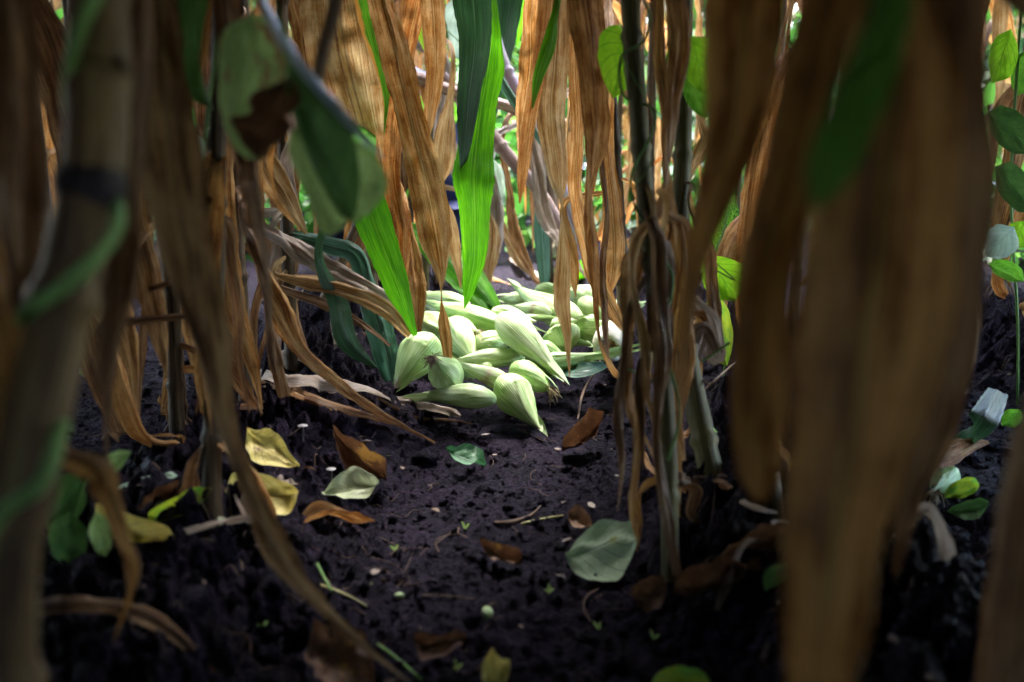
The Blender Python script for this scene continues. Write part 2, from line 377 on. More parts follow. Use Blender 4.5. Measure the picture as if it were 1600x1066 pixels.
M['tanbean'] = bean_mat('bean_tan_scrap', [(.12, .06, .03), (.3, .17, .09), (.45, .3, .18)], (.2, .1, .05), .2, .6)
M['band'] = uvplain('stalk_dark_node', [(.008, .005, .006), (.022, .014, .016), (.07, .05, .055)], 4, 20)
M['vine'] = uvplain('vine_green', [(.06, .13, .03), (.15, .28, .07), (.25, .4, .13)], 3, 10, transl=.1)
M['twig'] = uvplain('twig_brown', [(.06, .035, .025), (.15, .09, .06), (.3, .2, .14)], 4, 12)
M['straw'] = uvplain('straw_yellow', [(.25, .2, .08), (.4, .36, .16), (.5, .48, .26)], 3, 14)
M['silk'] = plain('corn_silk', [(.12, .06, .02), (.36, .25, .12), (.55, .5, .28)], 90, .6)
M['darksilk'] = plain('dark_corn_silk', [(.03, .015, .01), (.09, .05, .03), (.25, .17, .1)], 90, .6)

# husk: fine lengthwise ribs, pale green with whitish and darker bands
def husk_mat(name, c, stain=None, stain_at=1.0, stain_w=.2):
    m, t = new_mat(name)
    uv = nd(t, 'ShaderNodeUVMap'); sp = nd(t, 'ShaderNodeSeparateXYZ'); t.links.new(uv.outputs[0], sp.inputs[0])
    u, v = sp.outputs[0], sp.outputs[1]
    rnd = mth(t, 'MULTIPLY', nd(t, 'ShaderNodeObjectInfo').outputs['Random'], 37.0)
    a = mth(t, 'MULTIPLY', u, 6.2832); cx = mth(t, 'SINE', a); cy = mth(t, 'COSINE', a)
    n1 = noise(t, vec(t, mth(t, 'MULTIPLY', cx, 9), mth(t, 'ADD', mth(t, 'MULTIPLY', cy, 9), rnd), mth(t, 'MULTIPLY', v, 1.6)), 1, 4, .65)
    n2 = noise(t, vec(t, cx, mth(t, 'ADD', cy, rnd), mth(t, 'MULTIPLY', v, 2.5)), 1.3, 3, .5)
    n3 = noise(t, vec(t, mth(t, 'MULTIPLY', cx, 3), mth(t, 'ADD', mth(t, 'MULTIPLY', cy, 3), rnd), mth(t, 'MULTIPLY', v, 7)), 1.5, 5, .7)
    f = mth(t, 'ADD', mth(t, 'MULTIPLY', n1, .6), mth(t, 'MULTIPLY', n2, .55))
    col = ramp(t, f, [(.47, c[0]), (.57, c[1]), (.68, c[2])])
    e = mth(t, 'MULTIPLY', mth(t, 'SUBTRACT', n3, .66), 9, True)
    col = mixc(t, mth(t, 'MULTIPLY', e, .45), col, (.38, .42, .16))
    sm_ = mth(t, 'MULTIPLY', mth(t, 'SUBTRACT', noise(t, vec(t, cx, mth(t, 'ADD', cy, rnd), mth(t, 'MULTIPLY', v, 4)), 3.2, 8, .8), .63), 12, True)
    col = mixc(t, mth(t, 'MULTIPLY', sm_, .55), col, (.09, .06, .045))
    if stain:
        q = mth(t, 'SUBTRACT', 1.0, mth(t, 'DIVIDE', mth(t, 'ABSOLUTE', mth(t, 'SUBTRACT', v, stain_at)), stain_w), True)
        q = mth(t, 'MULTIPLY', mth(t, 'SUBTRACT', mth(t, 'ADD', mth(t, 'MULTIPLY', q, .6), mth(t, 'ADD', mth(t, 'MULTIPLY', n1, .6), mth(t, 'MULTIPLY', n3, .8))), 1.02), 3.2, True)
        col = mixc(t, mth(t, 'MULTIPLY', q, .85), col, stain)
    wv = mth(t, 'SINE', mth(t, 'ADD', mth(t, 'MULTIPLY', u, 330), mth(t, 'MULTIPLY', n2, 8)))
    wv = mth(t, 'MAXIMUM', wv, -.2)
    col = mixc(t, mth(t, 'MULTIPLY', wv, .32), col, (.8, .9, .66))
    h = mth(t, 'ADD', mth(t, 'MULTIPLY', wv, .35), n1)
    finish(t, col, .42, h, .5, .0012, .12, None, .4)
    return m
M['husk'] = husk_mat('husk_pale_green', [(.20, .36, .07), (.38, .53, .18), (.57, .68, .36)], (.30, .17, .08), 1.0, .10)
M['huskw'] = husk_mat('husk_whitish', [(.28, .43, .13), (.48, .61, .27), (.66, .73, .46)], (.30, .15, .10), 1.0, .12)
M['huskg'] = husk_mat('husk_greener', [(.15, .34, .04), (.31, .50, .12), (.50, .66, .27)], (.28, .18, .07), 1.0, .10)
M['huskp'] = husk_mat('husk_purple_tip', [(.28, .46, .13), (.38, .57, .18), (.57, .72, .38)], (.30, .10, .18), .96, .22)
M['husks'] = husk_mat('husk_brown_stained', [(.3, .42, .14), (.48, .6, .28), (.66, .74, .46)], (.22, .09, .06), .42, .22)

# soil
def soil_material():
    m, t = new_mat('soil'); tc = nd(t, 'ShaderNodeTexCoord'); v = tc.outputs['Object']
    a = noise(t, v, 9, 4); b = noise(t, v, 120, 7, .78); c = noise(t, v, 380, 4, .75); d = noise(t, v, 3.0, 3)
    f = mth(t, 'ADD', mth(t, 'MULTIPLY', b, .55), mth(t, 'ADD', mth(t, 'MULTIPLY', a, .15), mth(t, 'MULTIPLY', c, .38)))
    col = ramp(t, f, [(.38, (.0008, .0005, .0014)), (.47, (.0034, .0020, .0056)), (.54, (.0110, .0064, .0165)), (.62, (.044, .027, .056)), (.75, (.19, .13, .19))])
    sp = mth(t, 'MULTIPLY', mth(t, 'SUBTRACT', c, .70), 14, True)
    col = mixc(t, mth(t, 'MULTIPLY', sp, .5), col, (.06, .05, .06))
    ro = mth(t, 'ADD', mth(t, 'MULTIPLY', d, -.9), 1.0, True)
    h = mth(t, 'ADD', mth(t, 'MULTIPLY', b, 1.0), mth(t, 'MULTIPLY', c, .7))
    finish(t, col, ro, h, 1.0, .018, 0, None, .06)
    return m
M['soil'] = soil_material()

# ------------------------------------------------------------------ ground: one sheet to the horizon
def axis(dense_lo, dense_hi, step, lo, hi, g=1.12):
    c = list(np.arange(dense_lo, dense_hi, step)); s = step; x = dense_hi
    while x < hi: c.append(x); s *= g; x += s
    c.append(hi); s = step * g; x = dense_lo - s
    while x > lo: c.insert(0, x); s *= g; x -= s
    c.insert(0, lo); return np.array(c)
gx = axis(-.95, .95, .0042, -90, 90, 1.035); gy = axis(.62, 2.5, .0042, -60, 140, 1.02)
XX, YY = np.meshgrid(gx, gy); ZZ = ground_h(XX, YY)
far = sm(8, 14, np.hypot(XX, YY)); ZZ = ZZ * (1 - far) + .05 * far
g = mk('ground', np.stack([XX, YY, ZZ], -1).reshape(-1, 3), grid_faces(len(gy), len(gx)), M['soil'], org=(0, 0, 0))
tag(g, kind='structure')

def ico(sub):
    import bmesh
    bm = bmesh.new(); bmesh.ops.create_icosphere(bm, subdivisions=sub, radius=1)
    V = np.array([v.co[:] for v in bm.verts]); F = np.array([[v.index for v in f.verts] for f in bm.faces]); bm.free()
    return V, F
# crumbs of earth (nobody could count them)
IV, IF = ico(2)
N = 14000
t_ = rs.uniform(-.62, .62, N); yy = .62 + 2.6 * rs.uniform(0, 1, N) ** 1.5; xx = t_ * yy
size = .0016 + .0055 * rs.uniform(0, 1, N) ** 4 + .002 * rs.rand(N)
big = rs.rand(N) < .03; size = np.where(big & (np.abs(xx) > .15), rs.uniform(.008, .018, N), size)
zz = ground_h(xx, yy)
lump = 1 + 1.0 * (rs.rand(N, len(IV), 1) - .5)
base = IV[None] * lump * rs.uniform(.55, 1.25, (N, 1, 3))
V = base * size[:, None, None] + np.stack([xx, yy, zz + size * .05], -1)[:, None, :]
F = (IF[None] + (np.arange(N) * len(IV))[:, None, None]).reshape(-1, 3)
tag(mk('soil_crumbs', V.reshape(-1, 3), F, M['soil'], org=(0, 0, 0)), 'loose dark crumbs of earth on the path and ridges', 'soil', kind='stuff')
# rootlets and straw litter
parts = []
for i in range(620):
    t0 = random.uniform(-.6, .6); y0 = .65 + 3.6 * random.random() ** 1.3; x0 = t0 * y0
    a = random.uniform(0, 6.28); L = random.uniform(.012, .06) * (1.5 if i % 5 == 0 else 1)
    q = []
    for k in range(4):
        s = k / 3; a2 = a + s * random.uniform(-1, 1)
        x = x0 + math.cos(a2) * L * s; y = y0 + math.sin(a2) * L * s
        q.append((x, y, float(ground_h(x, y)) + .002 + random.uniform(0, .004)))
    rr = random.uniform(.0004, .0011)
    parts.append(tube_geo(q, [rr] * 4, m=4, nper=3, cap=False))
V, F, U = cat_merge(parts)
tag(mk('straw_litter', V, F, M['twig'], uv=U, org=(0, 0, 0)), 'fine rootlets and straw bits scattered over the dark soil', 'litter', kind='stuff')

# flakes of rotted leaf
parts = []
for i in range(420):
    t0 = random.uniform(-.6, .6); y0 = .65 + 3.0 * random.random() ** 1.3; x0 = t0 * y0; L = random.uniform(.003, .010); a = random.uniform(0, 6.28)
    z0 = float(ground_h(x0, y0)) + .002
    q = [(x0 + math.cos(a) * L * k, y0 + math.sin(a) * L * k, z0 + random.uniform(0, .003)) for k in (-1, 0, 1)]
    parts.append(blade_geo(q, [L * .5, L * 1.1, L * .3], [random.uniform(-.5, .5)] * 3, ref=(.1, .2, 1), m=5, seed=i, nper=5, cup=.2, wav=.1, fold=.1))
V, F, U = cat_merge(parts)
M['flake'] = island_mat('leaf_flakes', [(0, (.03, .015, .01)), (.5, (.12, .06, .035)), (.85, (.24, .15, .09)), (.95, (.3, .3, .12)), (1, (.4, .42, .3))], .1)
tag(mk('leaf_crumbs', V, F, M['flake'], uv=U, org=(0, 0, 0)), 'small flakes of rotted leaf spread over the dark soil', 'litter', kind='stuff')

# ------------------------------------------------------------------ maize ears
EARS = []
def ear(a, b, w, mat, label, silk=None, ridges=0, tipw=.06, fat=.3, bend=0, seed=0, leafy=0, shank=False, sharp=1.25):
    A = np.array(P(*a)); B = np.array(P(*b)); dmean = (a[2] + b[2]) / 2; rad = .95 * w * dmean / FPX / 2
    ctr = (A + B) / 2; r = np.random.RandomState(seed + 100)
    for q in (A, B):
        gz = float(ground_base(q[0], q[1]))
    lo = max(float(ground_base(A[0], A[1])) + rad * .75 - A[2], 0)
    A[2] += lo; lo2 = max(float(ground_base(B[0], B[1])) + .012 - B[2], 0); B[2] += lo2
    rt = root('corn_ear', (ctr[0], ctr[1], ctr[2] - rad), label, 'corn ear', 'green husked ears heaped on the path')
    n, m = 64, 72
    t = np.linspace(0, 1, n)
    prof = np.where(t < fat, np.sqrt(np.clip(1 - ((fat - t) / fat) ** 2, 0, 1)),
                    tipw + (1 - tipw) * np.clip(1 - ((t - fat) / (1 - fat)) ** sharp, 0, 1) ** 1.15)
    prof[0] = .10
    prof = prof * (1 + .02 * np.sin(t * 9 + seed))
    ax = B - A; T = ax / np.linalg.norm(ax); S = nrm(np.cross(T, [0, 0, 1.0])); N = np.cross(S, T)
    C = A + ax * t[:, None] + N * (np.sin(t * np.pi) * bend * np.linalg.norm(ax))[:, None] + S * (np.sin(t * np.pi) * bend * .4 * np.linalg.norm(ax))[:, None]
    th = np.linspace(0, 2 * np.pi, m, endpoint=False)
    TT, TH = np.meshgrid(t, th, indexing='ij')
    rr = np.ones_like(TT)
    nl = 5
    for k in range(nl):                      # overlapping husk leaves: a step at each free edge
        ph = r.uniform(0, 6.28); sl_ = r.uniform(-1.4, 1.4)
        dlt = (TH - ph - sl_ * TT) % (2 * np.pi)
        rr += .072 * np.exp(-dlt * 2.0) * sm(.02, .2, TT) * (1 if k % 2 else .8) * np.clip(1 - .2 * TT, 0, 1)
    if ridges:
        sd = .07 * ridges
        ph = r.uniform(0, 6.28)
        rr += sd * np.abs(np.sin(TH * 4.0 + ph + .5 * np.sin(TT * 5))) * np.sin(np.clip(TT * 1.15, 0, 1) * np.pi)
        rr += sd * .3 * np.sin(TH * 9 + 3 * np.sin(TT * 7 + ph)) * np.sin(TT * np.pi)
    rr += .05 * (vnoise(np.cos(TH) * 2 + 9, TT * 6 + np.sin(TH) * 2, seed) - .5) + .035 * (vnoise(TH * 6, TT * 5, seed + 40) - .5) * np.sin(TH / 2) * np.sin(TT * np.pi)
    rr += .02 * np.sin(TH * 3 + seed) + .015 * np.sin(TT * 14 + TH * 2 + seed)
    rad2 = rad * prof[:, None] * rr
    V = C[:, None] + (S[None, None] * np.cos(TH)[..., None] + N[None, None] * np.sin(TH)[..., None]) * rad2[..., None]
    uv = np.stack([TH / (2 * np.pi), TT], -1).reshape(-1, 2)
    V = V.reshape(-1, 3); F = grid_faces(n, m, True)
    V = np.vstack([V, C[:1] - T * rad * .02, C[-1:] + T * .004]); uv = np.vstack([uv, [[.5, 0]], [[.5, 1]]])
    j = np.arange(m); c0 = len(V) - 2
    me = mesh_from('husk', V - ORG[rt.name], F, M[mat], uv)
    o = link('husk', me, rt); ORG[o.name] = ORG[rt.name]
    # butt where the ear was snapped from its shank
    if shank:
        Vs, Fs, Us = tube_geo([C[0] + T * .012, C[0] - T * .004, C[0] - T * .012], [rad * .26, rad * .24, rad * .2], m=12, nper=4)
        mk('shank', Vs, Fs, M['huskw'], rt, Us)
    # loose husk points at the tip
    for k in range(2 + leafy):
        an = r.uniform(0, 6.28); t0 = r.uniform(.72, .84)
        i = int(t0 * (n - 1)); dirv = S * math.cos(an) + N * math.sin(an)
        p0 = C[i] + dirv * rad * prof[i] * 1.03; p3 = C[-1] + T * r.uniform(.0, .028 + .02 * leafy) + dirv * r.uniform(.001, .008 + .01 * leafy)
        pm = (p0 + p3) / 2 + dirv * .002
        blade('husk_leaf', [p0, pm, p3], [rad * .5, rad * .42, .001], [0, .2, .4], M[mat], rt, ref=dirv, seed=seed + k, m=5, cup=-.12, wav=.02)
    if silk:
        kind, n_, L_ = silk
        parts = []
        for k in range(n_):
            an = r.uniform(0, 6.28); dirv = S * math.cos(an) + N * math.sin(an)
            p = C[-1] + dirv * .004 * r.rand(); q = [p]
            v = T * 1.0 + dirv * r.uniform(.1, .8)
            for s in range(4):
                v = v + np.array([r.uniform(-.7, .7), r.uniform(-.7, .7), r.uniform(-.95, .1)]); p = p + v * L_ / 6; q.append(p)
            parts.append(tube_geo(q, [.0009, .0008, .0007, .0006, .0004], m=4, nper=3, cap=False))
        Vs, Fs, Us = cat_merge(parts); mk('silk', Vs, Fs, M[kind], rt, Us)
    EARS.append((label[:30], round(A[2], 3), round(B[2], 3), round(float(np.linalg.norm(B - A)), 3)))
    return rt
ear((676, 528, 2.02), (616, 616, 1.93), 70, 'huskp', 'big smooth green ear with a purple tip at the left end of the heap', seed=1, fat=.36, bend=.02, sharp=1.2)
ear((702, 500, 2.16), (742, 570, 2.04), 44, 'husk', 'ear with deep lengthwise folds behind the hanging leaf tip', ridges=1, seed=2, fat=.4, sharp=1.6)
ear((712, 604, 1.96), (677, 560, 1.88), 52, 'husk', 'wrinkled round ear with dark silk, just right of the purple tipped one', ('darksilk', 70, .018), ridges=1.1, seed=3, fat=.42, sharp=1.7, tipw=.16)
ear((776, 624, 1.87), (634, 645, 1.93), 40, 'husk', 'long pointed ear lying flat at the lower left of the heap', seed=4, fat=.3, sharp=1.15, bend=.03)
ear((784, 592, 1.96), (843, 670, 1.85), 62, 'husk', 'front ear with its tip pointing down at the path', seed=5, fat=.34, sharp=1.25)
ear((801, 574, 2.02), (858, 607, 1.95), 47, 'huskg', 'short green ear with a withered tan silk stub near the right front', ('silk', 40, .02), seed=6, fat=.36, tipw=.24, sharp=2.0)
ear((780, 494, 2.10), (879, 592, 1.97), 55, 'huskw', 'long whitish ear lying diagonally across the top of the heap', seed=7, fat=.3, sharp=1.35, bend=.015, ridges=.25)
ear((822, 556, 2.08), (716, 563, 2.02), 31, 'husk', 'slim ear lying level under the long diagonal one', ridges=.35, seed=8, fat=.45, sharp=2.0, tipw=.2)
ear((800, 602, 2.0), (704, 564, 1.97), 33, 'husks', 'narrow ear with a reddish brown stain along its side', seed=9, fat=.3, sharp=1.2, leafy=1)
ear((790, 512, 2.2), (660, 470, 2.32), 38, 'huskg', 'long ear running from upper left to the middle, at the back', seed=10, fat=.35, sharp=1.5)
ear((735, 478, 2.38), (657, 462, 2.46), 30, 'husk', 'flat pale ear resting furthest back on the left', seed=11, fat=.4, sharp=1.9, tipw=.25, ridges=.2)
ear((700, 525, 2.16), (655, 492, 2.26), 44, 'husk', 'puckered yellowish ear half hidden behind the purple tipped one', ridges=1, seed=12, fat=.4, sharp=1.9, tipw=.2)
ear((700, 506, 2.2), (742, 518, 2.14), 36, 'huskg', 'small green ear with dry blond silk in the middle of the heap', ('silk', 90, .035), seed=13, fat=.4, sharp=1.9, tipw=.25)
ear((736, 545, 2.12), (800, 530, 2.16), 44, 'husk', 'plump ear tucked between the slim level one and the silk', ridges=.4, seed=14, fat=.4, sharp=1.8, tipw=.2)
ear((768, 486, 2.26), (838, 503, 2.2), 28, 'huskw', 'whitish streaked ear on top behind the long diagonal one', ridges=.8, seed=15, fat=.35, sharp=1.5, leafy=2)
ear((908, 503, 2.28), (796, 441, 2.5), 52, 'husk', 'large ear at the back whose thin tip points up to the left', seed=16, fat=.33, sharp=1.05, tipw=.03, bend=-.03)
ear((884, 545, 2.16), (868, 508, 2.2), 62, 'husk', 'broad pale ear standing on end right of the long diagonal one', seed=17, fat=.5, sharp=1.15, ridges=.15)
ear((828, 578, 2.1), (945, 552, 2.08), 42, 'huskg', 'ear with long leafy green husk points reaching to the right', seed=18, fat=.35, sharp=.95, leafy=4)
ear((940, 512, 2.22), (898, 512, 2.22), 44, 'huskg', 'round bright green ear at the right with a dark stem across it', seed=19, fat=.45, sharp=2.6, tipw=.3)
ear((768, 582, 2.02), (742, 566, 2.05), 26, 'husk', 'little of an ear showing under the stained narrow one', seed=20, fat=.4, sharp=2)
ear((862, 492, 2.3), (800, 478, 2.34), 30, 'husks', 'brown streaked ear behind the whitish ones', seed=21, fat=.35, sharp=1.5, ridges=.5)
ear((905, 470, 2.42), (950, 500, 2.36), 34, 'husk', 'pale ear in the shade behind the hanging dry leaves', seed=22, fat=.4, sharp=1.6, ridges=.3)
ear((860, 512, 2.22), (905, 500, 2.2), 28, 'huskw', 'thin yellowish ear wedged behind the broad pale one', seed=23, fat=.35, sharp=1.4, leafy=2)
ear((832, 540, 2.12), (890, 565, 2.08), 34, 'huskg', 'green ear lying under the right end of the heap', seed=24, fat=.35, sharp=1.4)
ear((682, 545, 2.2), (740, 590, 2.1), 40, 'huskg', 'shaded green ear at the bottom of the heap, mostly covered', seed=26, fat=.4, sharp=1.8, tipw=.2)
ear((932, 474, 2.5), (884, 448, 2.55), 38, 'huskw', 'whitish ear at the very back right, beyond the large one', seed=31, fat=.4, sharp=1.5, ridges=.4)
ear((944, 490, 2.34), (992, 476, 2.4), 36, 'husk', 'ear pointing right behind the hanging brown leaf', seed=32, fat=.4, sharp=1.4, leafy=2)
ear((752, 506, 2.24), (822, 522, 2.2), 30, 'huskw', 'pale ear squeezed under the middle of the long diagonal one', seed=33, fat=.4, sharp=1.5)
ear((838, 470, 2.44), (780, 466, 2.5), 28, 'huskw', 'creamy ear lying level under the thin tipped one at the back', seed=34, fat=.4, sharp=1.6, ridges=.4)
ear((875, 515, 2.32), (925, 540, 2.26), 34, 'husk', 'ear with a blunt tip tucked between the standing ear and the round green one', seed=41, fat=.35, sharp=1.5, ridges=.3)
ear((712, 488, 2.42), (660, 478, 2.45), 26, 'huskw', 'cream coloured ear wedged at the upper left under the long one', seed=42, fat=.4, sharp=1.6)
ear((836, 452, 2.62), (892, 462, 2.6), 30, 'huskg', 'half shaded green ear behind the thin upturned tip', seed=43, fat=.4, sharp=1.5)
ear((965, 510, 2.42), (915, 520, 2.45), 34, 'huskw', 'whitish ear above the one showing its cut end', seed=44, fat=.4, sharp=1.5, ridges=.4)
# the ear seen from its cut butt end: white rim round a brown core
def butt_ear():
    A = np.array(P(951, 541, 2.14)); B = np.array(P(972, 528, 2.42)); B[2] = A[2] - .005
    rad = 27 * 2.14 / FPX
    rt = root('corn_ear', (A[0], A[1], A[2] - rad), 'ear seen from its cut end with a white rim and brown core', 'corn ear', 'green husked ears heaped on the path')
    T = nrm(B - A); S = nrm(np.cross(T, [0, 0, 1.0])); N = np.cross(S, T); m = 64
    prof = [(-.012, .50), (-.016, .62), (-.012, .78), (.0, .93), (.012, 1.0), (.04, 1.06), (.09, 1.05), (.15, .85), (.2, .5), (.24, .1)]
    z = spline([p[0] for p in prof], 50)[:, 0]; r_ = spline([p[1] for p in prof], 50)[:, 0]
    th = np.linspace(0, 2 * np.pi, m, endpoint=False)
    rr = 1 + .035 * np.sin(th * 5 + 1) + .02 * np.sin(th * 11)
    V = A + T * z[:, None, None] + (S * np.cos(th)[:, None] + N * np.sin(th)[:, None])[None] * (rad * r_[:, None] * rr[None])[..., None]
    uv = np.stack(np.broadcast_arrays((th / 6.2832)[None], (np.linspace(.2, .8, 50))[:, None]), -1)
    mk('husk', V.reshape(-1, 3), grid_faces(50, m, True), M['buttw'], rt, uv.reshape(-1, 2))
    n2 = 14; q = np.linspace(0, 1, n2); dz = -.012 + .02 * np.sin(q * 1.6) * (1 - q) * 2; rr2 = .52 * q
    th2 = th
    bump = 1 + .25 * np.sin(th2 * 7 + 2)[None] * q[:, None] * .4
    V = A + T * (dz[:, None, None] + .006 * np.sin(th2 * 9)[None, :, None] * q[:, None, None] * (1 - q[:, None, None])) + (S * np.cos(th2)[:, None] + N * np.sin(th2)[:, None])[None] * (rad * (rr2[:, None] * bump))[..., None]
    mk('core', V.reshape(-1, 3), grid_faces(n2, m, True), M['core'], rt)
M['buttw'] = plain('butt_rim', [(.52, .50, .34), (.72, .68, .55), (.8, .78, .68)], 40, .55)
M['core'] = plain('butt_core', [(.2, .09, .04), (.55, .36, .22), (.72, .66, .56)], 95, .6, .8, .003)
butt_ear()
# loose broad husk leaf lying under the right side
o = blade('husk_leaf_fallen', [P(868, 572, 2.12), P(893, 582, 2.06), P(920, 580, 2.05), P(948, 571, 2.08)], [.03, .045, .045, .02], [0, .1, .2, .1], M['bluegreen'], None, seed=3, cup=-.15, wav=.01, ref=(0, .6, -.8))
tag(o, 'grey green strip of husk under the right side of the heap', 'husk')

# ------------------------------------------------------------------ explicit plants: stalks by rays at true distances, leaves hanging from them
def stalk_geo(pts, rads, node_every=.15, m=14, seed=0):
    r = np.random.RandomState(seed)
    X = spline(pts, max(30, len(pts) * 30)); L = np.concatenate([[0], np.cumsum(np.linalg.norm(np.diff(X, axis=0), axis=1))])
    n = int(L[-1] / .006) + 2; l = np.linspace(0, L[-1], n)
    Y = np.stack([np.interp(l, L, X[:, i]) for i in range(3)], -1)
    Rr = np.interp(l, np.linspace(0, L[-1], len(rads)), rads)
    ph = r.uniform(0, node_every); dd = np.abs((l - ph + node_every / 2) % node_every - node_every / 2)
    Rr = Rr * (1 + .22 * np.exp(-(dd / .006) ** 2) - .05 * np.exp(-((dd - .014) / .006) ** 2))
    T = nrm(np.gradient(Y, axis=0)); S = nrm(np.cross(T, [0.1, 1, 0.05])); N = np.cross(S, T)
    a = np.linspace(0, 2 * np.pi, m, endpoint=False)
    gro = 1 + .04 * np.sin(a * 3)[None] + .02 * np.sin(l * 60)[:, None]
    V = Y[:, None] + (S[:, None] * np.cos(a)[None, :, None] + N[:, None] * np.sin(a)[None, :, None]) * (Rr[:, None] * gro)[..., None]
    uv = np.stack(np.broadcast_arrays((a / 6.2832)[None], l[:, None]), -1)
    return V.reshape(-1, 3), grid_faces(n, m, True), uv.reshape(-1, 2)
class Plant:
    def __init__(s, label, pts, rads, mat='stalkb', cat='corn plant', group=None, top=1.9, seed=0, toground=True, node=.15):
        q = [np.array(P(*p)) for p in pts]               # bottom -> top
        if toground:
            b = q[0]; nb = b + (q[0] - q[1]) * .0
            gz = float(ground_h(b[0], b[1])) - .01
            if b[2] > gz + .03: q.insert(0, np.array([b[0] + (q[0][0] - q[1][0]) * .15, b[1], gz]))
            else: q[0][2] = min(q[0][2], gz + .01)
        if top:
            d_ = nrm(q[-1] - q[-2]); d_ = nrm(d_ * .4 + np.array([0, 0, 1.0]))
            rest = top - q[-1][2]
            if rest > .1: q += [q[-1] + d_ * rest * .5, q[-1] + nrm(d_ + np.array([0, 0, .5])) * rest]
        s.root = root('corn_plant', q[0], label, cat, group); s.q = np.array(q); s.seed = seed
        V, F, U = stalk_geo(q, rads, seed=seed, node_every=node); mk('stalk', V, F, M[mat], s.root, U)
    def at(s, z):
        X = spline(s.q, 60); return X[np.argmin(np.abs(X[:, 2] - z))]
    def leaf(s, pix, mat, tw=None, start=None, up=.35, label=None, attach=True, name='leaf', **kw):
        """pix: (px,py,d,wpx) from the attachment side to the tip"""
        pts = [np.array(P(a, b, c)) for a, b, c, w_ in pix]; ws = [w_ * c / FPX for a, b, c, w_ in pix]
        tw = list(tw) if tw is not None else [0] * len(pts)
        if attach:
            p0 = pts[0]; at = s.at(p0[2] + up)
            hd = (at - p0); rise = p0 + np.array([hd[0] * .12, hd[1] * .12, up * .55]); apex = p0 + hd * .45 + np.array([0, 0, up * .30])
            pts = [at, apex, rise] + pts; ws = [ws[0] * .55, ws[0] * .9, ws[0]] + ws; tw = [tw[0]] * 3 + tw
        s.seed += 1
        o = blade(name, pts, ws, tw, M[mat], s.root, seed=s.seed * 7, **kw)
        if label: o['label'] = label
        return o

def clutter(s, n, mats, z0=.12, z1=1.0, spread=.07, L=(.18, .42), seed=0, w=(.018, .042)):
    r = random.Random(seed * 31 + 7)
    for k in range(n):
        z = r.uniform(z0, z1); b = s.at(z); a = r.uniform(0, 6.28); c_, s_ = math.cos(a), math.sin(a); l = r.uniform(*L); q = []
        sp = spread * r.uniform(.5, 1.4)
        for i in range(6):
            t = i / 5; rr = sp * (1 - (1 - t) ** 3) + .008; p_ = b + np.array([c_ * rr + r.uniform(-.008, .008), s_ * rr + r.uniform(-.008, .008), .035 * math.sin(t * 3.1) * (1 - t) - l * t ** 1.25]); p_[2] = max(p_[2], float(ground_base(p_[0], p_[1])) + .012 + .004 * i); q.append(p_)
        wd = r.uniform(*w); t0 = r.uniform(-1, 1); tw = []
        for i in range(6): tw.append(t0); t0 += r.uniform(-.5, .9)
        blade('leaf', q, [wd * .5, wd, wd * r.uniform(.6, 1), wd * r.uniform(.35, .9), wd * r.uniform(.3, .8), .002], tw, M[r.choice(mats)], s.root, ref=(c_, s_, .1), seed=seed * 50 + k, m=9, nper=8, cup=.2, wav=.09, fold=.12)
Plant.clutter = clutter
DK = ['dark', 'dark', 'brown', 'umber']; MX = ['brown', 'orange', 'tan', 'dark', 'rust']
dry = dict(cup=.18, wav=.08, fold=.10)
# --- pale stalk close to the lens, far left
p = Plant('thick pale stalk close to the viewer at the far left', [(5, 1000, .5), (35, 760, .5), (85, 520, .52), (140, 290, .53), (150, 120, .54), (148, -40, .55)], [.016, .016, .0165, .0165, .0165, .013, .01], 'stalkp', seed=1, node=.2)
p.leaf([(20, -60, .62, 60), (22, 150, .6, 80), (30, 330, .6, 90), (50, 470, .6, 40), (60, 560, .6, 4)], 'dark', up=.3, **dry)
p.leaf([(215, -60, .56, 50), (205, 120, .56, 60), (200, 280, .56, 40), (190, 420, .57, 60), (150, 620, .57, 8)], 'dark', up=.3, **dry)
p.leaf([(-30, 400, .5, 60), (-5, 560, .5, 90), (5, 760, .5, 80), (-10, 900, .5, 60), (0, 1100, .5, 10)], 'umber', up=.3, **dry)
tube('node', [P(136, 322, .5295), P(139, 304, .5298), P(141, 286, .53), P(142, 268, .5303)], [.0166, .0185, .0192, .0166], M['band'], p.root, m=18)
# --- bean vine winding up that stalk
v = root('bean_vine', P(60, 1060, .49), 'green bean vine twined round the pale stalk at the far left', 'bean vine')
tube('vine_stem', [P(60, 1060, .55), P(-20, 900, .49), P(-5, 810, .475), (P(60, 760, .47)), P(85, 700, .48), P(95, 620, .54), P(30, 520, .56), P(40, 490, .5), P(110, 440, .48), P(165, 385, .49), P(185, 330, .52), P(160, 260, .57), P(110, 180, .56), P(120, 60, .51), P(180, -60, .52)], [.0036] * 15, M['vinelight'], v, m=10)
# --- dark plant behind it with the long twisted dead leaf
p = Plant('dark plant on the left with a very long twisted dead leaf reaching the soil', [(275, 640, 1.65), (268, 480, 1.6), (255, 300, 1.5), (242, 100, 1.4), (240, -60, 1.35)], [.013, .012, .012, .011, .008], 'stalkb', seed=10)
p.leaf([(245, -60, .84, 50), (255, 90, .84, 70), (268, 250, .84, 92), (290, 400, .84, 82), (322, 540, .84, 56), (348, 660, .85, 36), (385, 760, .86, 36), (425, 855, .86, 50), (480, 930, .86, 38), (560, 1005, .86, 18), (640, 1068, .87, 7)], 'umberdark', [0, 0, 0, .2, .4, .7, .4, .5, .8, .9, 1], label='long twisted dead leaf hanging to the soil', **dry)
p.leaf([(360, 80, .92, 40), (385, 200, .92, 60), (400, 300, .92, 50), (420, 420, .93, 20), (425, 520, .93, 4)], 'dark', [0, .3, .8, 1.3, 1.4], **dry)
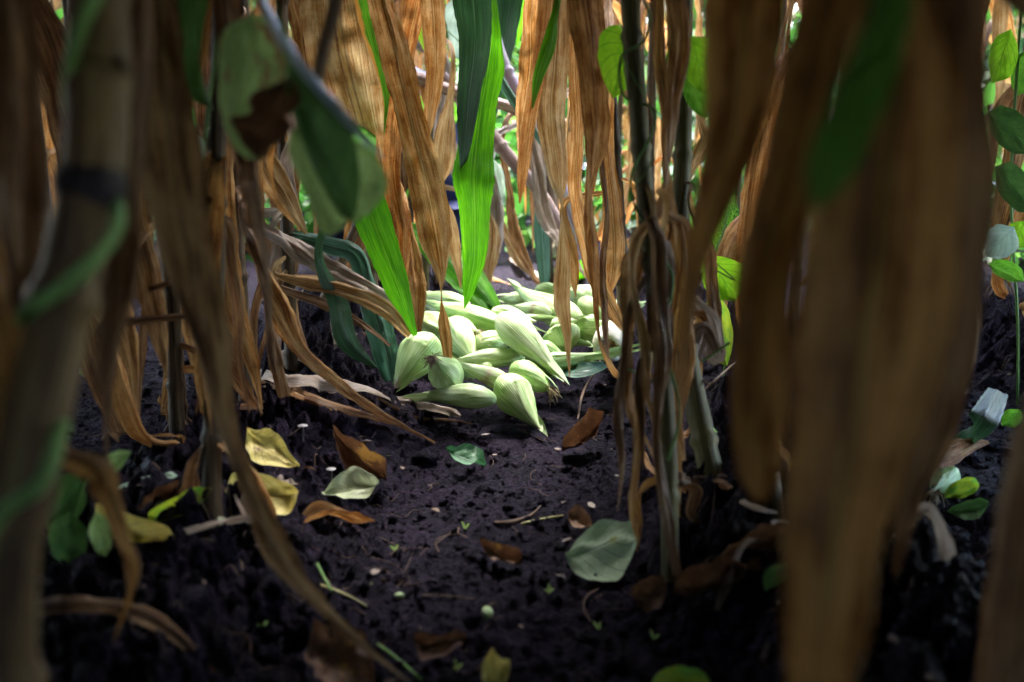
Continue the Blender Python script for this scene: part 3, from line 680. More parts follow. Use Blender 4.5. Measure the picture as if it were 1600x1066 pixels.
p.leaf([(180, 500, .95, 20), (168, 620, .9, 14), (170, 740, .85, 12), (195, 840, .8, 26), (205, 950, .8, 5)], 'dark', [0, .4, 1, 1.6, 2], up=.2, **dry)
p.leaf([(90, 690, .75, 30), (160, 740, .72, 46), (195, 830, .72, 34), (215, 900, .74, 30), (180, 1000, .78, 4)], 'umber', [0, .3, .9, 1.2, 1.5], up=.12, **dry)
p.clutter(9, DK, .1, .95, .09, seed=1)
# --- left middle plants
p = Plant('plant left of the gap whose drooping brown leaves glow orange', [(385, 640, 1.75), (378, 500, 1.75), (368, 330, 1.75), (372, 150, 1.76), (375, -50, 1.78)], [.013, .013, .013, .011, .008], 'stalkb', seed=30)
p.leaf([(400, 200, 1.62, 24), (396, 300, 1.62, 34), (410, 400, 1.6, 30), (440, 480, 1.6, 44), (470, 540, 1.62, 30), (520, 585, 1.66, 26), (590, 640, 1.74, 22), (680, 692, 1.82, 4)], 'brown', [0, .2, .9, .4, .6, .8, .9, 1.2], up=.15, **dry)
p.leaf([(385, 350, 1.58, 22), (403, 380, 1.57, 30), (420, 460, 1.56, 22), (432, 560, 1.56, 26), (445, 620, 1.58, 18)], 'dark', [0, .5, 1.2, .6, .2], up=.06, **dry)
p.leaf([(345, 250, 1.6, 40), (350, 380, 1.6, 44), (365, 480, 1.6, 40), (395, 570, 1.62, 22), (410, 640, 1.64, 4)], 'brown', [0, .2, .4, .6, .8], up=.15, **dry)
p.leaf([(395, 205, 1.7, 26), (420, 260, 1.7, 46), (450, 310, 1.72, 40), (480, 365, 1.74, 6)], 'tan', [0, .3, .5, .6], up=.1, **dry)
p.leaf([(460, 215, 1.75, 20), (452, 260, 1.75, 26), (462, 300, 1.76, 14), (468, 330, 1.78, 4)], 'grey', [0, .4, 1.2, 1.4], up=.1, **dry)
p.clutter(10, DK, .15, .95, .07, seed=2)
p = Plant('plant with silvery brown leaves bent over level toward the heap', [(455, 600, 2.05), (452, 470, 2.05), (446, 300, 2.06), (440, 120, 2.07), (440, -50, 2.1)], [.014, .013, .012, .011, .008], 'stalkb', seed=40)
p.leaf([(432, 360, 2.0, 16), (470, 385, 1.98, 24), (510, 415, 1.98, 34), (560, 440, 1.98, 30), (610, 470, 2.0, 26), (640, 520, 2.0, 8)], 'grey', [.8, .4, .3, .6, .4, .2], up=.03, **dry)
p.leaf([(432, 428, 1.95, 12), (480, 440, 1.93, 24), (540, 452, 1.93, 26), (600, 480, 1.95, 30), (640, 525, 1.97, 10)], 'tan', [.6, .2, .5, .3, .2], up=.03, **dry)
p.leaf([(440, 450, 1.98, 10), (500, 470, 1.96, 18), (560, 500, 1.96, 16), (610, 540, 1.96, 6)], 'dark', [.2, .5, .8, 1], up=.03, **dry)
p.leaf([(400, 350, 2.0, 18), (440, 370, 1.98, 22), (470, 400, 1.98, 20), (520, 420, 2, 4)], 'grey', [.3, .8, .3, .2], up=.03, **dry)
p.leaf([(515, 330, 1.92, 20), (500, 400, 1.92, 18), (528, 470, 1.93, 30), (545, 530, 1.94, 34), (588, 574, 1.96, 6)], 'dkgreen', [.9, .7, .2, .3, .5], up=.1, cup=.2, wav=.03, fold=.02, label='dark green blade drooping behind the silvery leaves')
p.leaf([(570, 440, 2.02, 30), (588, 500, 2.0, 42), (605, 560, 2.0, 38), (612, 600, 2.0, 20)], 'bluegreen', [0, .1, .1, .1], up=.1, cup=.1, wav=.02, fold=.12, label='bluish green blade with a torn pale underside')
p.clutter(9, DK + ['grey'], .2, .95, .07, seed=3)
# litter of dry leaves at their foot
def drylit(label, pts, ws, mat, tw=None, seed=0, name='dry_leaf', lift=.01, **kw):
    q = [G(a, b, lift + c) for a, b, c in pts]; wm = [w_ * (Vector(p_) - CAM).dot(FW) / FPX for w_, p_ in zip(ws, q)]
    k = dict(cup=.25, wav=.08, fold=.09, ref=(0, .5, -.86)); k.update(kw)
    o = blade(name, [np.array(z) for z in q], wm, tw, M[mat], None, seed=seed, **k); return tag(o, label, 'dead leaf')
drylit('crumpled pinkish grey corn leaf on the soil below the bent leaves', [(380, 575, .03), (440, 585, .05), (500, 590, .04), (560, 600, .03), (618, 628, .0)], [20, 34, 34, 30, 8], 'grey', [0, .3, .1, .6, .3], 1)
drylit('dark folded corn leaf along the left edge of the soil', [(450, 600, .02), (500, 620, .03), (560, 640, .02), (610, 655, .01), (680, 690, .0)], [12, 22, 20, 16, 3], 'dark', [0, .8, .4, .9, .2], 2)
drylit('flat purplish dead leaf under the purple tipped ear', [(612, 622, .0), (650, 628, .01), (700, 640, .005), (720, 650, 0)], [14, 26, 22, 4], 'grey', None, 3)
drylit('black shiny strip of leaf in the left shadows', [(300, 640, .0), (360, 632, .01), (420, 630, .01), (470, 622, .0)], [14, 18, 14, 4], 'dark', [0, .5, .2, .4], 4)
drylit('brown corn leaf curled at the base of the left stalks', [(350, 560, .03), (400, 590, .03), (450, 610, .03), (520, 640, .01)], [16, 26, 22, 5], 'brown', [.2, .5, .9, .3], 5)
drylit('thin dead strip lying below the pointed ear', [(590, 620, .01), (650, 650, .0), (700, 655, .0), (740, 662, .0)], [5, 7, 7, 2], 'dark', None, 6)
drylit('pinkish strip of dead leaf on the soil between the big blurred leaves', [(1370, 790, .03), (1400, 830, .02), (1450, 880, .01), (1500, 930, .0)], [22, 34, 30, 5], 'grey', [0, .6, .2, .4], 21)
drylit('pale torn scrap of leaf behind the short dark stub', [(1160, 780, .02), (1180, 790, .02), (1215, 800, .01)], [14, 20, 6], 'grey', [0, .5, .2], 22)
drylit('dark dead leaf blade lying along the bottom left corner', [(0, 960, .03), (120, 940, .05), (240, 965, .03), (340, 1050, .0)], [40, 50, 44, 6], 'dark', [0, .5, .2, .4], 23)
drylit('faded strip of leaf running along the left bank of the path', [(290, 830, .03), (340, 815, .04), (390, 808, .03), (430, 820, .0)], [14, 24, 22, 4], 'grey', [0, .5, .9, .4], 24)
drylit('curled brown blade lying behind the heap', [(700, 440, .02), (730, 430, .04), (765, 432, .02), (800, 445, .0)], [12, 20, 16, 3], 'tan', [0, .5, .9, .4], 25)
drylit('pale dead blade on the soil under the leaning stalks', [(800, 400, .03), (830, 420, .03), (850, 440, .01)], [12, 20, 4], 'grey', [0, .5, .9], 26)
drylit('brown curl of leaf on the right bank below the rooted stalk', [(1000, 700, .03), (1030, 740, .03), (1070, 760, .02), (1095, 790, .0)], [10, 22, 18, 4], 'brown', [0, .8, .5, .9], 27)
rsc = random.Random(99)
for k in range(34):
    sd = -1 if k % 2 else 1; x0 = sd * rsc.uniform(.24, .62); y0 = rsc.uniform(1.0, 2.9); a = rsc.uniform(0, 3.14); L = rsc.uniform(.05, .14); wd = rsc.uniform(.012, .032); q = []
    for i in range(5):
        x = x0 + math.cos(a) * L * (i / 4 - .5); y = y0 + math.sin(a) * L * (i / 4 - .5); a += rsc.uniform(-.25, .25)
        q.append((x, y, float(ground_h(x, y)) + .006 + rsc.uniform(0, .014)))
    o = blade('dry_leaf', q, [wd * .5, wd, wd * .8, wd * .9, .003], [rsc.uniform(-.6, .6) for _ in range(5)], M[rsc.choice(['dark', 'brown', 'grey', 'dark', 'tan'])], None, ref=(0, .1, 1), seed=300 + k, cup=.3, wav=.12, fold=.14, m=9)
    tag(o, 'scrap of dry corn leaf lying on the bank %s of the path' % ('left' if sd < 0 else 'right'), 'dead leaf', 'dry leaf scraps on the bank %s of the path' % ('left' if sd < 0 else 'right'))
# --- centre-left plant: the tall tan, orange and green hanging leaves
p = Plant('central plant with long tan and orange leaves hanging over the heap', [(585, 560, 2.45), (580, 400, 2.45), (572, 200, 2.46), (560, -50, 2.5)], [.015, .014, .013, .011, .008], 'stalkb', seed=50)
p.leaf([(520, -40, 2.2, 110), (535, 80, 2.18, 130), (565, 200, 2.18, 100), (590, 300, 2.2, 66), (615, 400, 2.2, 46), (640, 480, 2.2, 30), (650, 520, 2.2, 4)], 'tan', [0, .1, .15, .3, .3, .5, .6], cup=.06, wav=.04, fold=.05, label='broad tan leaf with a dark edged midrib')
p.leaf([(590, -40, 1.95, 44), (613, 60, 1.94, 48), (640, 180, 1.93, 46), (662, 270, 1.92, 56), (680, 360, 1.92, 54), (690, 430, 1.92, 22), (690, 462, 1.92, 10), (695, 505, 1.92, 20), (700, 550, 1.92, 15), (702, 596, 1.92, 1.5)], 'orange', [.5, .3, .1, 0, .1, .6, 1.6, 2.6, 3.0, 3.1], cup=.14, wav=.05, fold=.07, nper=14, label='orange brown leaf twisting to a dark point over the heap')
p.leaf([(655, -40, 2.12, 34), (640, 60, 2.12, 32), (622, 170, 2.12, 30), (618, 280, 2.13, 36), (630, 360, 2.13, 28), (628, 440, 2.13, 20), (634, 500, 2.14, 3)], 'rust', [0, .2, .3, .6, .3, .5, .6], **dry)
p.leaf([(650, -40, 2.3, 18), (655, 20, 2.3, 18), (662, 60, 2.3, 14), (672, 96, 2.3, 2)], 'lime', [0, 0, .1, .2], cup=.1, wav=.01, fold=.01, label='small lime green leaf tip')
p.leaf([(672, -40, 2.05, 40), (678, 40, 2.05, 38), (680, 110, 2.05, 32), (672, 180, 2.05, 20), (668, 222, 2.05, 2)], 'orange', [0, .1, .2, .4, .5], cup=.08, wav=.03, fold=.04, label='short bright orange leaf')
p.leaf([(572, -40, 2.05, 46), (585, 40, 2.05, 42), (600, 110, 2.05, 24), (604, 160, 2.06, 10), (600, 210, 2.07, 2)], 'greenedge', [0, .1, .2, .3, .4], cup=.06, wav=.02, fold=.02, label='green leaf with a yellow and brown dried edge')
p.leaf([(560, 270, 2.0, 60), (585, 350, 1.98, 56), (615, 430, 1.97, 44), (636, 490, 1.97, 22), (655, 540, 1.97, 1.5)], 'green', [.1, .1, .1, .2, .3], up=.12, cup=.1, wav=.015, fold=.015, label='bright green blade slanting down to the heap')
p.leaf([(572, 300, 2.15, 30), (592, 380, 2.14, 34), (618, 450, 2.12, 30), (640, 500, 2.1, 12), (650, 540, 2.1, 2)], 'orange', [0, .3, .5, .8, 1], up=.1, **dry)
p.leaf([(628, 330, 2.2, 24), (640, 370, 2.2, 24), (652, 440, 2.18, 34), (655, 500, 2.17, 20), (652, 540, 2.16, 3)], 'brown', [0, .4, .4, .6, .8], up=.06, **dry)
p.leaf([(476, -40, 2.3, 40), (480, 60, 2.3, 40), (492, 150, 2.3, 50), (520, 230, 2.3, 40), (550, 300, 2.3, 10)], 'grey', [0, .5, .2, .8, 1], **dry)
p.clutter(8, MX, .35, .95, .06, seed=4)
# --- second plant behind: tan leaflets and the arching green leaf
p = Plant('plant behind the gap with a twisted pale tan leaf', [(640, 470, 3.0), (640, 300, 3.0), (640, 100, 3.02), (640, -60, 3.05)], [.013, .012, .011, .008], 'stalkb', seed=80)
p.leaf([(708, 90, 2.45, 8), (705, 150, 2.45, 14), (697, 205, 2.45, 30), (692, 258, 2.45, 32), (691, 295, 2.45, 6), (700, 330, 2.45, 18), (706, 370, 2.45, 26), (716, 420, 2.46, 12), (720, 450, 2.46, 2)], 'tan', [0, .5, .1, .1, 1.2, 2.6, 2.9, 3, 3], up=.08, cup=.08, wav=.03, fold=.03)
p.leaf([(628, 345, 2.65, 18), (660, 365, 2.6, 40), (700, 405, 2.56, 50), (745, 450, 2.5, 44), (785, 500, 2.45, 14)], 'green', [1.0, .3, .1, .1, .1], up=.05, cup=.14, wav=.01, fold=.05, label='ribbed green leaf arching down behind the heap')
p.leaf([(762, 330, 2.7, 10), (768, 370, 2.7, 28), (762, 420, 2.7, 26), (760, 455, 2.7, 3)], 'tan', [.4, .2, .2, .9], up=.08, **dry)
p.leaf([(700, 120, 2.9, 20), (690, 180, 2.9, 30), (705, 240, 2.9, 30), (720, 300, 2.9, 4)], 'grey', [.4, .2, .6, .9], up=.1, **dry)
p.clutter(5, MX, .5, .95, .06, seed=5)
p = Plant('withered plant in the back of the gap with thin tan leaves', [(860, 420, 3.3), (852, 300, 3.3), (846, 150, 3.3), (842, -60, 3.3)], [.012, .011, .010, .008], 'stalkb', seed=210)
p.leaf([(765, 260, 2.9, 14), (776, 330, 2.88, 26), (768, 400, 2.86, 30), (760, 455, 2.85, 3)], 'grey', [.4, .2, .4, .9], up=.15, **dry)
p.leaf([(785, 230, 3.0, 10), (798, 300, 2.98, 18), (806, 360, 2.96, 22), (830, 420, 2.94, 16), (846, 450, 2.92, 3)], 'brown', [.4, .9, .4, .9, 1.2], up=.15, **dry)
p.leaf([(770, 300, 3.1, 10), (790, 360, 3.08, 18), (815, 410, 3.06, 16), (850, 445, 3.04, 3)], 'tan', [.4, .9, .4, .9], up=.12, **dry)
p.leaf([(848, 240, 2.6, 16), (846, 300, 2.6, 24), (856, 345, 2.6, 22), (895, 395, 2.58, 18), (920, 440, 2.56, 3)], 'grey', [.2, .3, .6, .9, 1.2], up=.12, **dry)
p.clutter(4, MX + ['grey'], .3, .8, .05, seed=21)
# --- the folded bright green leaf
p = Plant('green plant whose bright folded leaf hangs in the middle of the gap', [(662, 480, 2.75), (668, 300, 2.75), (676, 100, 2.77), (690, -60, 2.8)], [.012, .011, .010, .008], 'stalkg', seed=90)
p.leaf([(735, -50, 2.08, 66), (742, 60, 2.08, 52), (733, 150, 2.08, 38), (727, 220, 2.07, 24), (722, 275, 2.07, 4)], 'dkgreen', [.1, .1, .2, .3, .4], cup=.12, wav=.01, fold=.01, label='fold of the bright green leaf, its shade painted dark')  # darker green than the blade below paints the shade of the fold
p.leaf([(772, 20, 2.14, 16), (764, 100, 2.13, 46), (752, 170, 2.11, 48), (744, 230, 2.09, 52), (740, 275, 2.06, 66), (742, 325, 2.06, 48), (741, 400, 2.06, 38), (733, 450, 2.06, 20), (726, 482, 2.06, 1.5)], 'green', [.5, .1, .0, .0, .0, 0, 0, .1, .2], up=.2, cup=.08, wav=.02, fold=.02, nper=12, label='bright green leaf blade narrowing to a hanging point')
p.leaf([(750, -50, 2.2, 22), (757, 50, 2.22, 20), (785, 120, 2.3, 22), (830, 190, 2.35, 18), (870, 260, 2.4, 6)], 'bluegreen', [.3, .4, .8, .9, 1], up=.2, cup=.2, wav=.01, fold=.01)
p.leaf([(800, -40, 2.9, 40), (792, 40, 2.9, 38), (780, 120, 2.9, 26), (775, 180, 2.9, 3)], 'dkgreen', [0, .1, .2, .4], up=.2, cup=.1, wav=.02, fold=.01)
# --- right of the gap
p = Plant('plant right of the gap with tan and brown leaves hanging to points', [(975, 600, 2.2), (972, 430, 2.2), (962, 250, 2.2), (950, 80, 2.2), (948, -60, 2.25)], [.014, .013, .013, .012, .008], 'stalkb', seed=100)
p.leaf([(875, -40, 1.8, 34), (868, 90, 1.8, 46), (862, 180, 1.8, 48), (872, 270, 1.8, 38), (878, 330, 1.8, 16), (880, 400, 1.8, 24), (878, 470, 1.8, 27), (886, 520, 1.8, 14), (890, 590, 1.8, 1.2)], 'tan', [.1, .1, .2, .5, 1.6, 2.8, 3.0, 3.1, 3.2], cup=.14, wav=.03, fold=.05, nper=12, label='tan leaf narrowing twice to a point above the heap')
p.leaf([(862, -40, 1.72, 36), (855, 40, 1.72, 32), (840, 120, 1.72, 26), (828, 190, 1.74, 24), (818, 260, 1.75, 20), (812, 318, 1.76, 2)], 'rust', [.2, .4, .6, .5, .3, .2], cup=.12, wav=.03, fold=.04, label='narrow rust leaf with a curling tip')
p.leaf([(868, 20, 1.7, 12), (858, 70, 1.7, 22), (842, 120, 1.7, 18), (832, 170, 1.71, 3)], 'green', [.3, .2, .4, .6], up=.1, cup=.1, wav=.01, fold=.01, label='green streak of a leaf still alive')
p.leaf([(912, -40, 1.66, 60), (922, 60, 1.66, 54), (930, 140, 1.66, 46), (932, 220, 1.67, 38), (923, 300, 1.68, 24), (926, 380, 1.7, 26), (933, 460, 1.72, 20), (938, 530, 1.74, 12), (965, 580, 1.76, 20), (985, 590, 1.78, 3)], 'brown', [.1, .2, .1, .4, 1.2, .6, .9, 1.4, 2, 2.4], nper=12, label='wide brown leaf hanging down to the soil right of the heap', **dry)
p.leaf([(900, 80, 1.95, 24), (905, 200, 1.95, 26), (900, 300, 1.96, 22), (920, 400, 1.98, 26), (950, 470, 2.0, 30), (985, 530, 2.02, 8)], 'orange', [0, .4, .2, .5, .3, .9], **dry)
p.leaf([(948, 230, 2.1, 24), (958, 330, 2.1, 34), (960, 410, 2.1, 32), (950, 470, 2.12, 4)], 'orange', [0, .2, .1, .4], **dry)
p.leaf([(880, 330, 2.15, 10), (893, 390, 2.12, 20), (898, 430, 2.12, 20), (900, 465, 2.12, 2)], 'orange', [0, .2, .4, .9], up=.05, **dry)
p.leaf([(830, 200, 2.6, 16), (842, 270, 2.58, 24), (850, 330, 2.56, 24), (870, 370, 2.54, 20), (905, 420, 2.5, 3)], 'grey', [0, .3, .3, .9, 1], up=.1, **dry)
p.leaf([(845, 290, 2.7, 10), (846, 350, 2.7, 24), (850, 420, 2.7, 20), (852, 452, 2.7, 8)], 'bluegreen', [.2, .1, .1, .2], up=.1, cup=.1, wav=.02, fold=.03)
p.leaf([(830, 20, 2.2, 26), (828, 100, 2.2, 34), (818, 180, 2.2, 24), (812, 250, 2.2, 3)], 'orange', [0, .2, .4, .8], **dry)
p.leaf([(940, 240, 1.9, 10), (950, 330, 1.88, 9), (942, 420, 1.87, 12), (945, 480, 1.86, 16), (950, 560, 1.86, 10)], 'dark', [.5, 1, .6, .8, 1], up=.1, **dry)
p.clutter(9, MX, .35, .95, .06, seed=6)
# --- tall bare olive stalk
p = Plant('tall bare olive stalk standing in focus right of the gap', [(1048, 890, 1.22), (1044, 700, 1.25), (1030, 520, 1.27), (1012, 350, 1.28), (998, 180, 1.29), (984, -50, 1.3)], [.011, .0115, .0125, .013, .013, .010, .008], 'stalkg', seed=120)
p.leaf([(1055, -40, 1.3, 34), (1062, 60, 1.3, 38), (1052, 160, 1.3, 30), (1045, 250, 1.3, 20), (1030, 330, 1.3, 26), (1000, 400, 1.3, 30), (985, 480, 1.3, 28), (985, 560, 1.3, 20), (990, 640, 1.3, 28), (1018, 700, 1.28, 20), (1040, 760, 1.27, 5)], 'brown', [0, .3, .8, 1.3, 1.0, .5, .4, .9, 1.4, 1.6, 2], **dry)
p.leaf([(1030, 60, 1.34, 20), (1040, 160, 1.34, 22), (1045, 280, 1.34, 26), (1060, 380, 1.33, 34), (1048, 470, 1.32, 40), (1040, 560, 1.31, 36), (1052, 660, 1.3, 24), (1050, 780, 1.28, 20), (1045, 900, 1.24, 12)], 'umber', [0, .8, 1.2, .5, .2, .4, .9, .6, .2], **dry)
p.leaf([(1020, 340, 1.25, 12), (995, 380, 1.24, 26), (990, 450, 1.24, 20), (1010, 540, 1.24, 24), (1012, 620, 1.24, 22), (1035, 700, 1.24, 4)], 'tan', [.4, .6, .9, .4, .9, 1.2], up=.04, **dry)
p.leaf([(1075, 420, 1.36, 20), (1068, 490, 1.35, 34), (1075, 560, 1.35, 30), (1060, 640, 1.34, 30), (1070, 720, 1.33, 8)], 'brown', [0, .5, .3, .9, 1.2], up=.1, **dry)
p.leaf([(975, 560, 1.24, 12), (970, 640, 1.22, 18), (975, 720, 1.2, 16), (965, 800, 1.18, 3)], 'dark', [0, .8, 1.2, 1.5], up=.1, **dry)
p.leaf([(1030, 460, 1.2, 26), (1040, 560, 1.2, 30), (1030, 680, 1.18, 24), (1045, 800, 1.14, 22), (1060, 900, 1.1, 14)], 'dark', [0, .6, 1.1, .8, .4], up=.1, **dry)
p.clutter(9, DK + ['tan'], .12, .5, .035, L=(.12, .28), w=(.012, .026), seed=7)
# --- rooted curved stalk
p = Plant('green brown stalk curving into a fan of brace roots on the right', [(1135, 808, 1.40), (1112, 740, 1.42), (1092, 650, 1.45), (1072, 540, 1.5), (1062, 400, 1.52), (1068, 200, 1.55), (1072, -50, 1.6)], [.019, .015, .013, .012, .011, .010, .008], 'stalkg', seed=140)
for k in range(9):
    a = -1.2 + k * .33; b0 = np.array(P(1118 + k * 2, 748 + (k % 3) * 8, 1.41)); e = np.array(P(1100 + k * 12, 812 + (k % 2) * 8, 1.40 - .03 * math.sin(k)))
    e[2] = float(ground_h(e[0], e[1])) - .006
    tube('brace_root', [b0, (b0 + e) / 2 + np.array([.006 * (k - 4), -.008, .008]), e], [.004, .0032, .0022], M['twig'], p.root)
p.leaf([(1095, 190, 1.7, 12), (1105, 220, 1.7, 26), (1085, 260, 1.7, 20), (1072, 310, 1.7, 4)], 'tan', [0, .4, .9, 1.3], up=.1, **dry)
p.leaf([(1120, 560, 1.52, 26), (1098, 520, 1.5, 34), (1085, 580, 1.48, 24), (1110, 600, 1.46, 3)], 'grey', [0, .4, .9, 1.3], up=.1, **dry)
p.leaf([(1112, 440, 1.7, 20), (1118, 500, 1.7, 26), (1112, 560, 1.7, 10)], 'dark', [0, .4, .9], up=.1, **dry)
p.clutter(5, MX, .25, .5, .03, L=(.12, .25), w=(.012, .024), seed=8)
# --- stub and dark stalks right
p = Plant('short broken dark stub behind the big blurred leaf', [(1212, 830, 1.3), (1208, 780, 1.3), (1205, 738, 1.3)], [.012, .012, .011], 'stalkb', cat='stalk stub', top=None, seed=150)
p = Plant('dark shaded plant to the right of the blurred leaves', [(1395, 830, 1.15), (1400, 560, 1.15), (1420, 300, 1.15), (1440, 100, 1.15), (1450, -50, 1.16)], [.013, .012, .012, .011, .008], 'stalkb', seed=155)
p.leaf([(1485, -40, .7, 60), (1495, 80, .7, 76), (1505, 220, .7, 84), (1510, 350, .7, 76), (1495, 480, .7, 66), (1480, 640, .7, 60), (1430, 780, .72, 46), (1400, 900, .74, 16)], 'dark', [0, .2, .1, .3, .2, .5, .8, 1], **dry)
p.leaf([(1700, 350, .7, 60), (1680, 520, .7, 70), (1640, 720, .7, 90), (1580, 900, .7, 70), (1550, 1080, .7, 60)], 'dark', [0, .2, .1, .3, .2], **dry)
p.clutter(8, DK, .2, .9, .08, seed=9)
# --- near right plant with the huge out-of-focus leaves
p = Plant('near plant on the right with huge blurred brown leaves filling the view', [(1310, 1060, .56), (1345, 800, .56), (1390, 500, .56), (1420, 200, .56), (1430, -60, .57)], [.012, .012, .012, .011, .009], 'stalkb', seed=160)
p.leaf([(1170, -60, .60, 130), (1160, 80, .60, 120), (1145, 210, .60, 92), (1110, 330, .60, 60), (1088, 430, .61, 36), (1072, 540, .62, 28), (1062, 680, .64, 5)], 'umber', [.1, .1, .1, .3, .6, .9, 1.2], up=.25, cup=.1, wav=.03, fold=.03, label='blurred brown leaf tapering in front of the olive stalk')
p.leaf([(1300, -60, .52, 70), (1270, 90, .52, 80), (1235, 250, .52, 80), (1200, 400, .52, 90), (1188, 520, .52, 88), (1185, 640, .52, 86), (1185, 738, .52, 66), (1190, 790, .53, 6)], 'umber', [.1, .1, .1, 0, 0, 0, 0, 0], up=.22, cup=.1, wav=.02, fold=.03, label='blurred olive brown leaf with a blunt lower end')
p.leaf([(1490, -60, .44, 110), (1485, 120, .43, 120), (1485, 300, .43, 136), (1462, 460, .43, 140), (1445, 600, .43, 110), (1425, 720, .44, 60), (1415, 830, .45, 5)], 'dark', [.1, .1, 0, .1, .2, .5, .9], up=.22, cup=.2, wav=.05, fold=.06, label='added dark leaf painting the shaded right side of the huge blurred one')  # dark leaf added where the big leaf is only shaded
p.leaf([(1400, -60, .40, 130), (1400, 90, .40, 180), (1385, 250, .40, 215), (1370, 420, .40, 230), (1350, 560, .40, 225), (1325, 700, .40, 185), (1305, 850, .40, 150), (1290, 1000, .40, 132), (1280, 1140, .41, 80)], 'umber', [0, 0, .05, .05, 0, 0, .1, .1, .2], up=.22, cup=.12, wav=.02, fold=.035, label='huge blurred brown leaf nearest the viewer')
p.leaf([(1400, -40, .37, 60), (1372, 80, .37, 74), (1332, 180, .37, 80), (1298, 260, .37, 74), (1272, 325, .37, 12)], 'midgreen', [0, 0, .1, .1, .1], up=.22, cup=.1, wav=.01, fold=.02, label='blurred green blade beside the big brown leaf')
p.leaf([(1490, -60, .50, 90), (1480, 120, .50, 100), (1492, 260, .5, 84), (1495, 380, .5, 56), (1475, 520, .5, 4)], 'dark', [0, 0, .2, .1, .1], up=.22, **dry)
p.leaf([(1680, 500, .48, 80), (1652, 700, .48, 120), (1615, 900, .48, 110), (1580, 1100, .48, 60)], 'dark', [0, 0, .2, .1], up=.22, **dry)
# leaf edge from top left, its highlight painted as a pale strip
p = Plant('leaning plant whose leaf edge has a painted pale shine', [(330, 760, 1.25), (335, 500, 1.27), (338, 200, 1.28), (345, -60, 1.3)], [.012, .012, .011, .008], 'stalkb', seed=175)
p.leaf([(392, -60, .80, 16), (425, 30, .76, 18), (475, 105, .74, 20), (530, 170, .73, 19), (575, 220, .73, 14), (600, 250, .73, 3)], 'painted_sheen', [.2, .3, .5, .4, .5, .6], up=.2, cup=.3, wav=.01, fold=.01, label='strip of leaf edge with its silvery sheen put into the colour')
p.leaf([(300, 420, 1.2, 30), (320, 520, 1.2, 34), (325, 600, 1.2, 24), (330, 680, 1.2, 4)], 'brown', [0, .4, .9, 1.3], up=.1, **dry)
p.leaf([(215, 330, 1.3, 24), (232, 430, 1.3, 40), (250, 520, 1.3, 34), (262, 600, 1.3, 4)], 'brown', [0, .3, .5, .9], up=.1, **dry)
p.leaf([(165, 370, 1.35, 20), (182, 460, 1.35, 40), (205, 540, 1.35, 34), (215, 640, 1.35, 4)], 'brown', [0, .3, .5, .9], up=.1, **dry)
p.leaf([(150, 520, 1.3, 14), (175, 490, 1.3, 9), (215, 460, 1.3, 8), (270, 440, 1.3, 8)], 'dark', [0, 0, 0, 0], up=.02, **dry)

p.clutter(9, DK, .15, .9, .08, seed=10)
# ------------------------------------------------------------------ bean leaves: outline built on a real tilted plane
def bleaf(name, base, tip, left, right, d, mat, parent=None, tilt=0.0, yaw=0.0, up=0.0, curl=.1, seed=0, bow=.05):
    """base/tip/left/right outline rays met with a tilted plane through the leaf; grid of 22x15"""
    c = CAM + ray(.5 * (base[0] + tip[0]), .5 * (base[1] + tip[1])) * d
    n = -(c - CAM).normalized(); n = (n * (1 - up) + Vector((0, 0, 1)) * up)
    n = (n + RT * yaw + Vector((0, 0, tilt))).normalized()
    def pr(q):
        r = ray(*q); return np.array(CAM + r * ((c - CAM).dot(n) / r.dot(n)))
    B, T = pr(base), pr(tip); Lp = spline([B] + [pr(q) for q in left] + [T], 22); Rp = spline([B] + [pr(q) for q in right] + [T], 22)
    v = np.linspace(0, 1, 22); nn = np.array(n)
    Cm = B + (T - B) * v[:, None]; Cm = Cm + ((Lp + Rp) / 2 - Cm) * (.25)
    L = np.linalg.norm(T - B); s = np.linspace(-1, 1, 15); r = np.random.RandomState(seed)
    V = np.where(s[None, :, None] < 0, Cm[:, None] + (Lp - Cm)[:, None] * (-s)[None, :, None], Cm[:, None] + (Rp - Cm)[:, None] * s[None, :, None])
    a, b, e = r.uniform(0, 6.28, 3)
    off = curl * (np.abs(s)[None] ** 1.6 - .3) * (1 + .4 * np.sin(v * 3 + a))[:, None] - bow * (np.sin(v * np.pi))[:, None]
    off = off + .022 * np.sin(v * 19 + a)[:, None] * np.abs(s)[None] + .02 * np.sin(s * 6 + b)[None] * np.sin(v * 5 + e)[:, None]
    off = off + .05 * (v ** 3)[:, None] * math.sin(a)
    ca = .16 if mat in ('deadbean', 'tanbean') else .05
    off = off + ca * (vnoise(s[None] * 2.2 + 5 + 0 * v[:, None], v[:, None] * 5 + 0 * s[None], seed + 60) - .5) + ca * .6 * (vnoise(s[None] * 5 + 5 + 0 * v[:, None], v[:, None] * 11 + 0 * s[None], seed + 61) - .5)
    jag = 1 + (.16 if ca > .1 else .05) * (np.abs(s)[None] ** 4) * (vnoise(v[:, None] * 16 + 0 * s[None], np.sign(s)[None] + 3 + 0 * v[:, None], seed + 9) - .5) * 2
    V = Cm[:, None] + (V - Cm[:, None]) * jag[..., None]
    V = V + nn * (off * L)[..., None]
    uv = np.stack(np.broadcast_arrays((s * .5 + .5)[None], v[:, None]), -1)
    o = mk(name, V.reshape(-1, 3), grid_faces(22, 15), M[mat], parent, uv.reshape(-1, 2)); return o
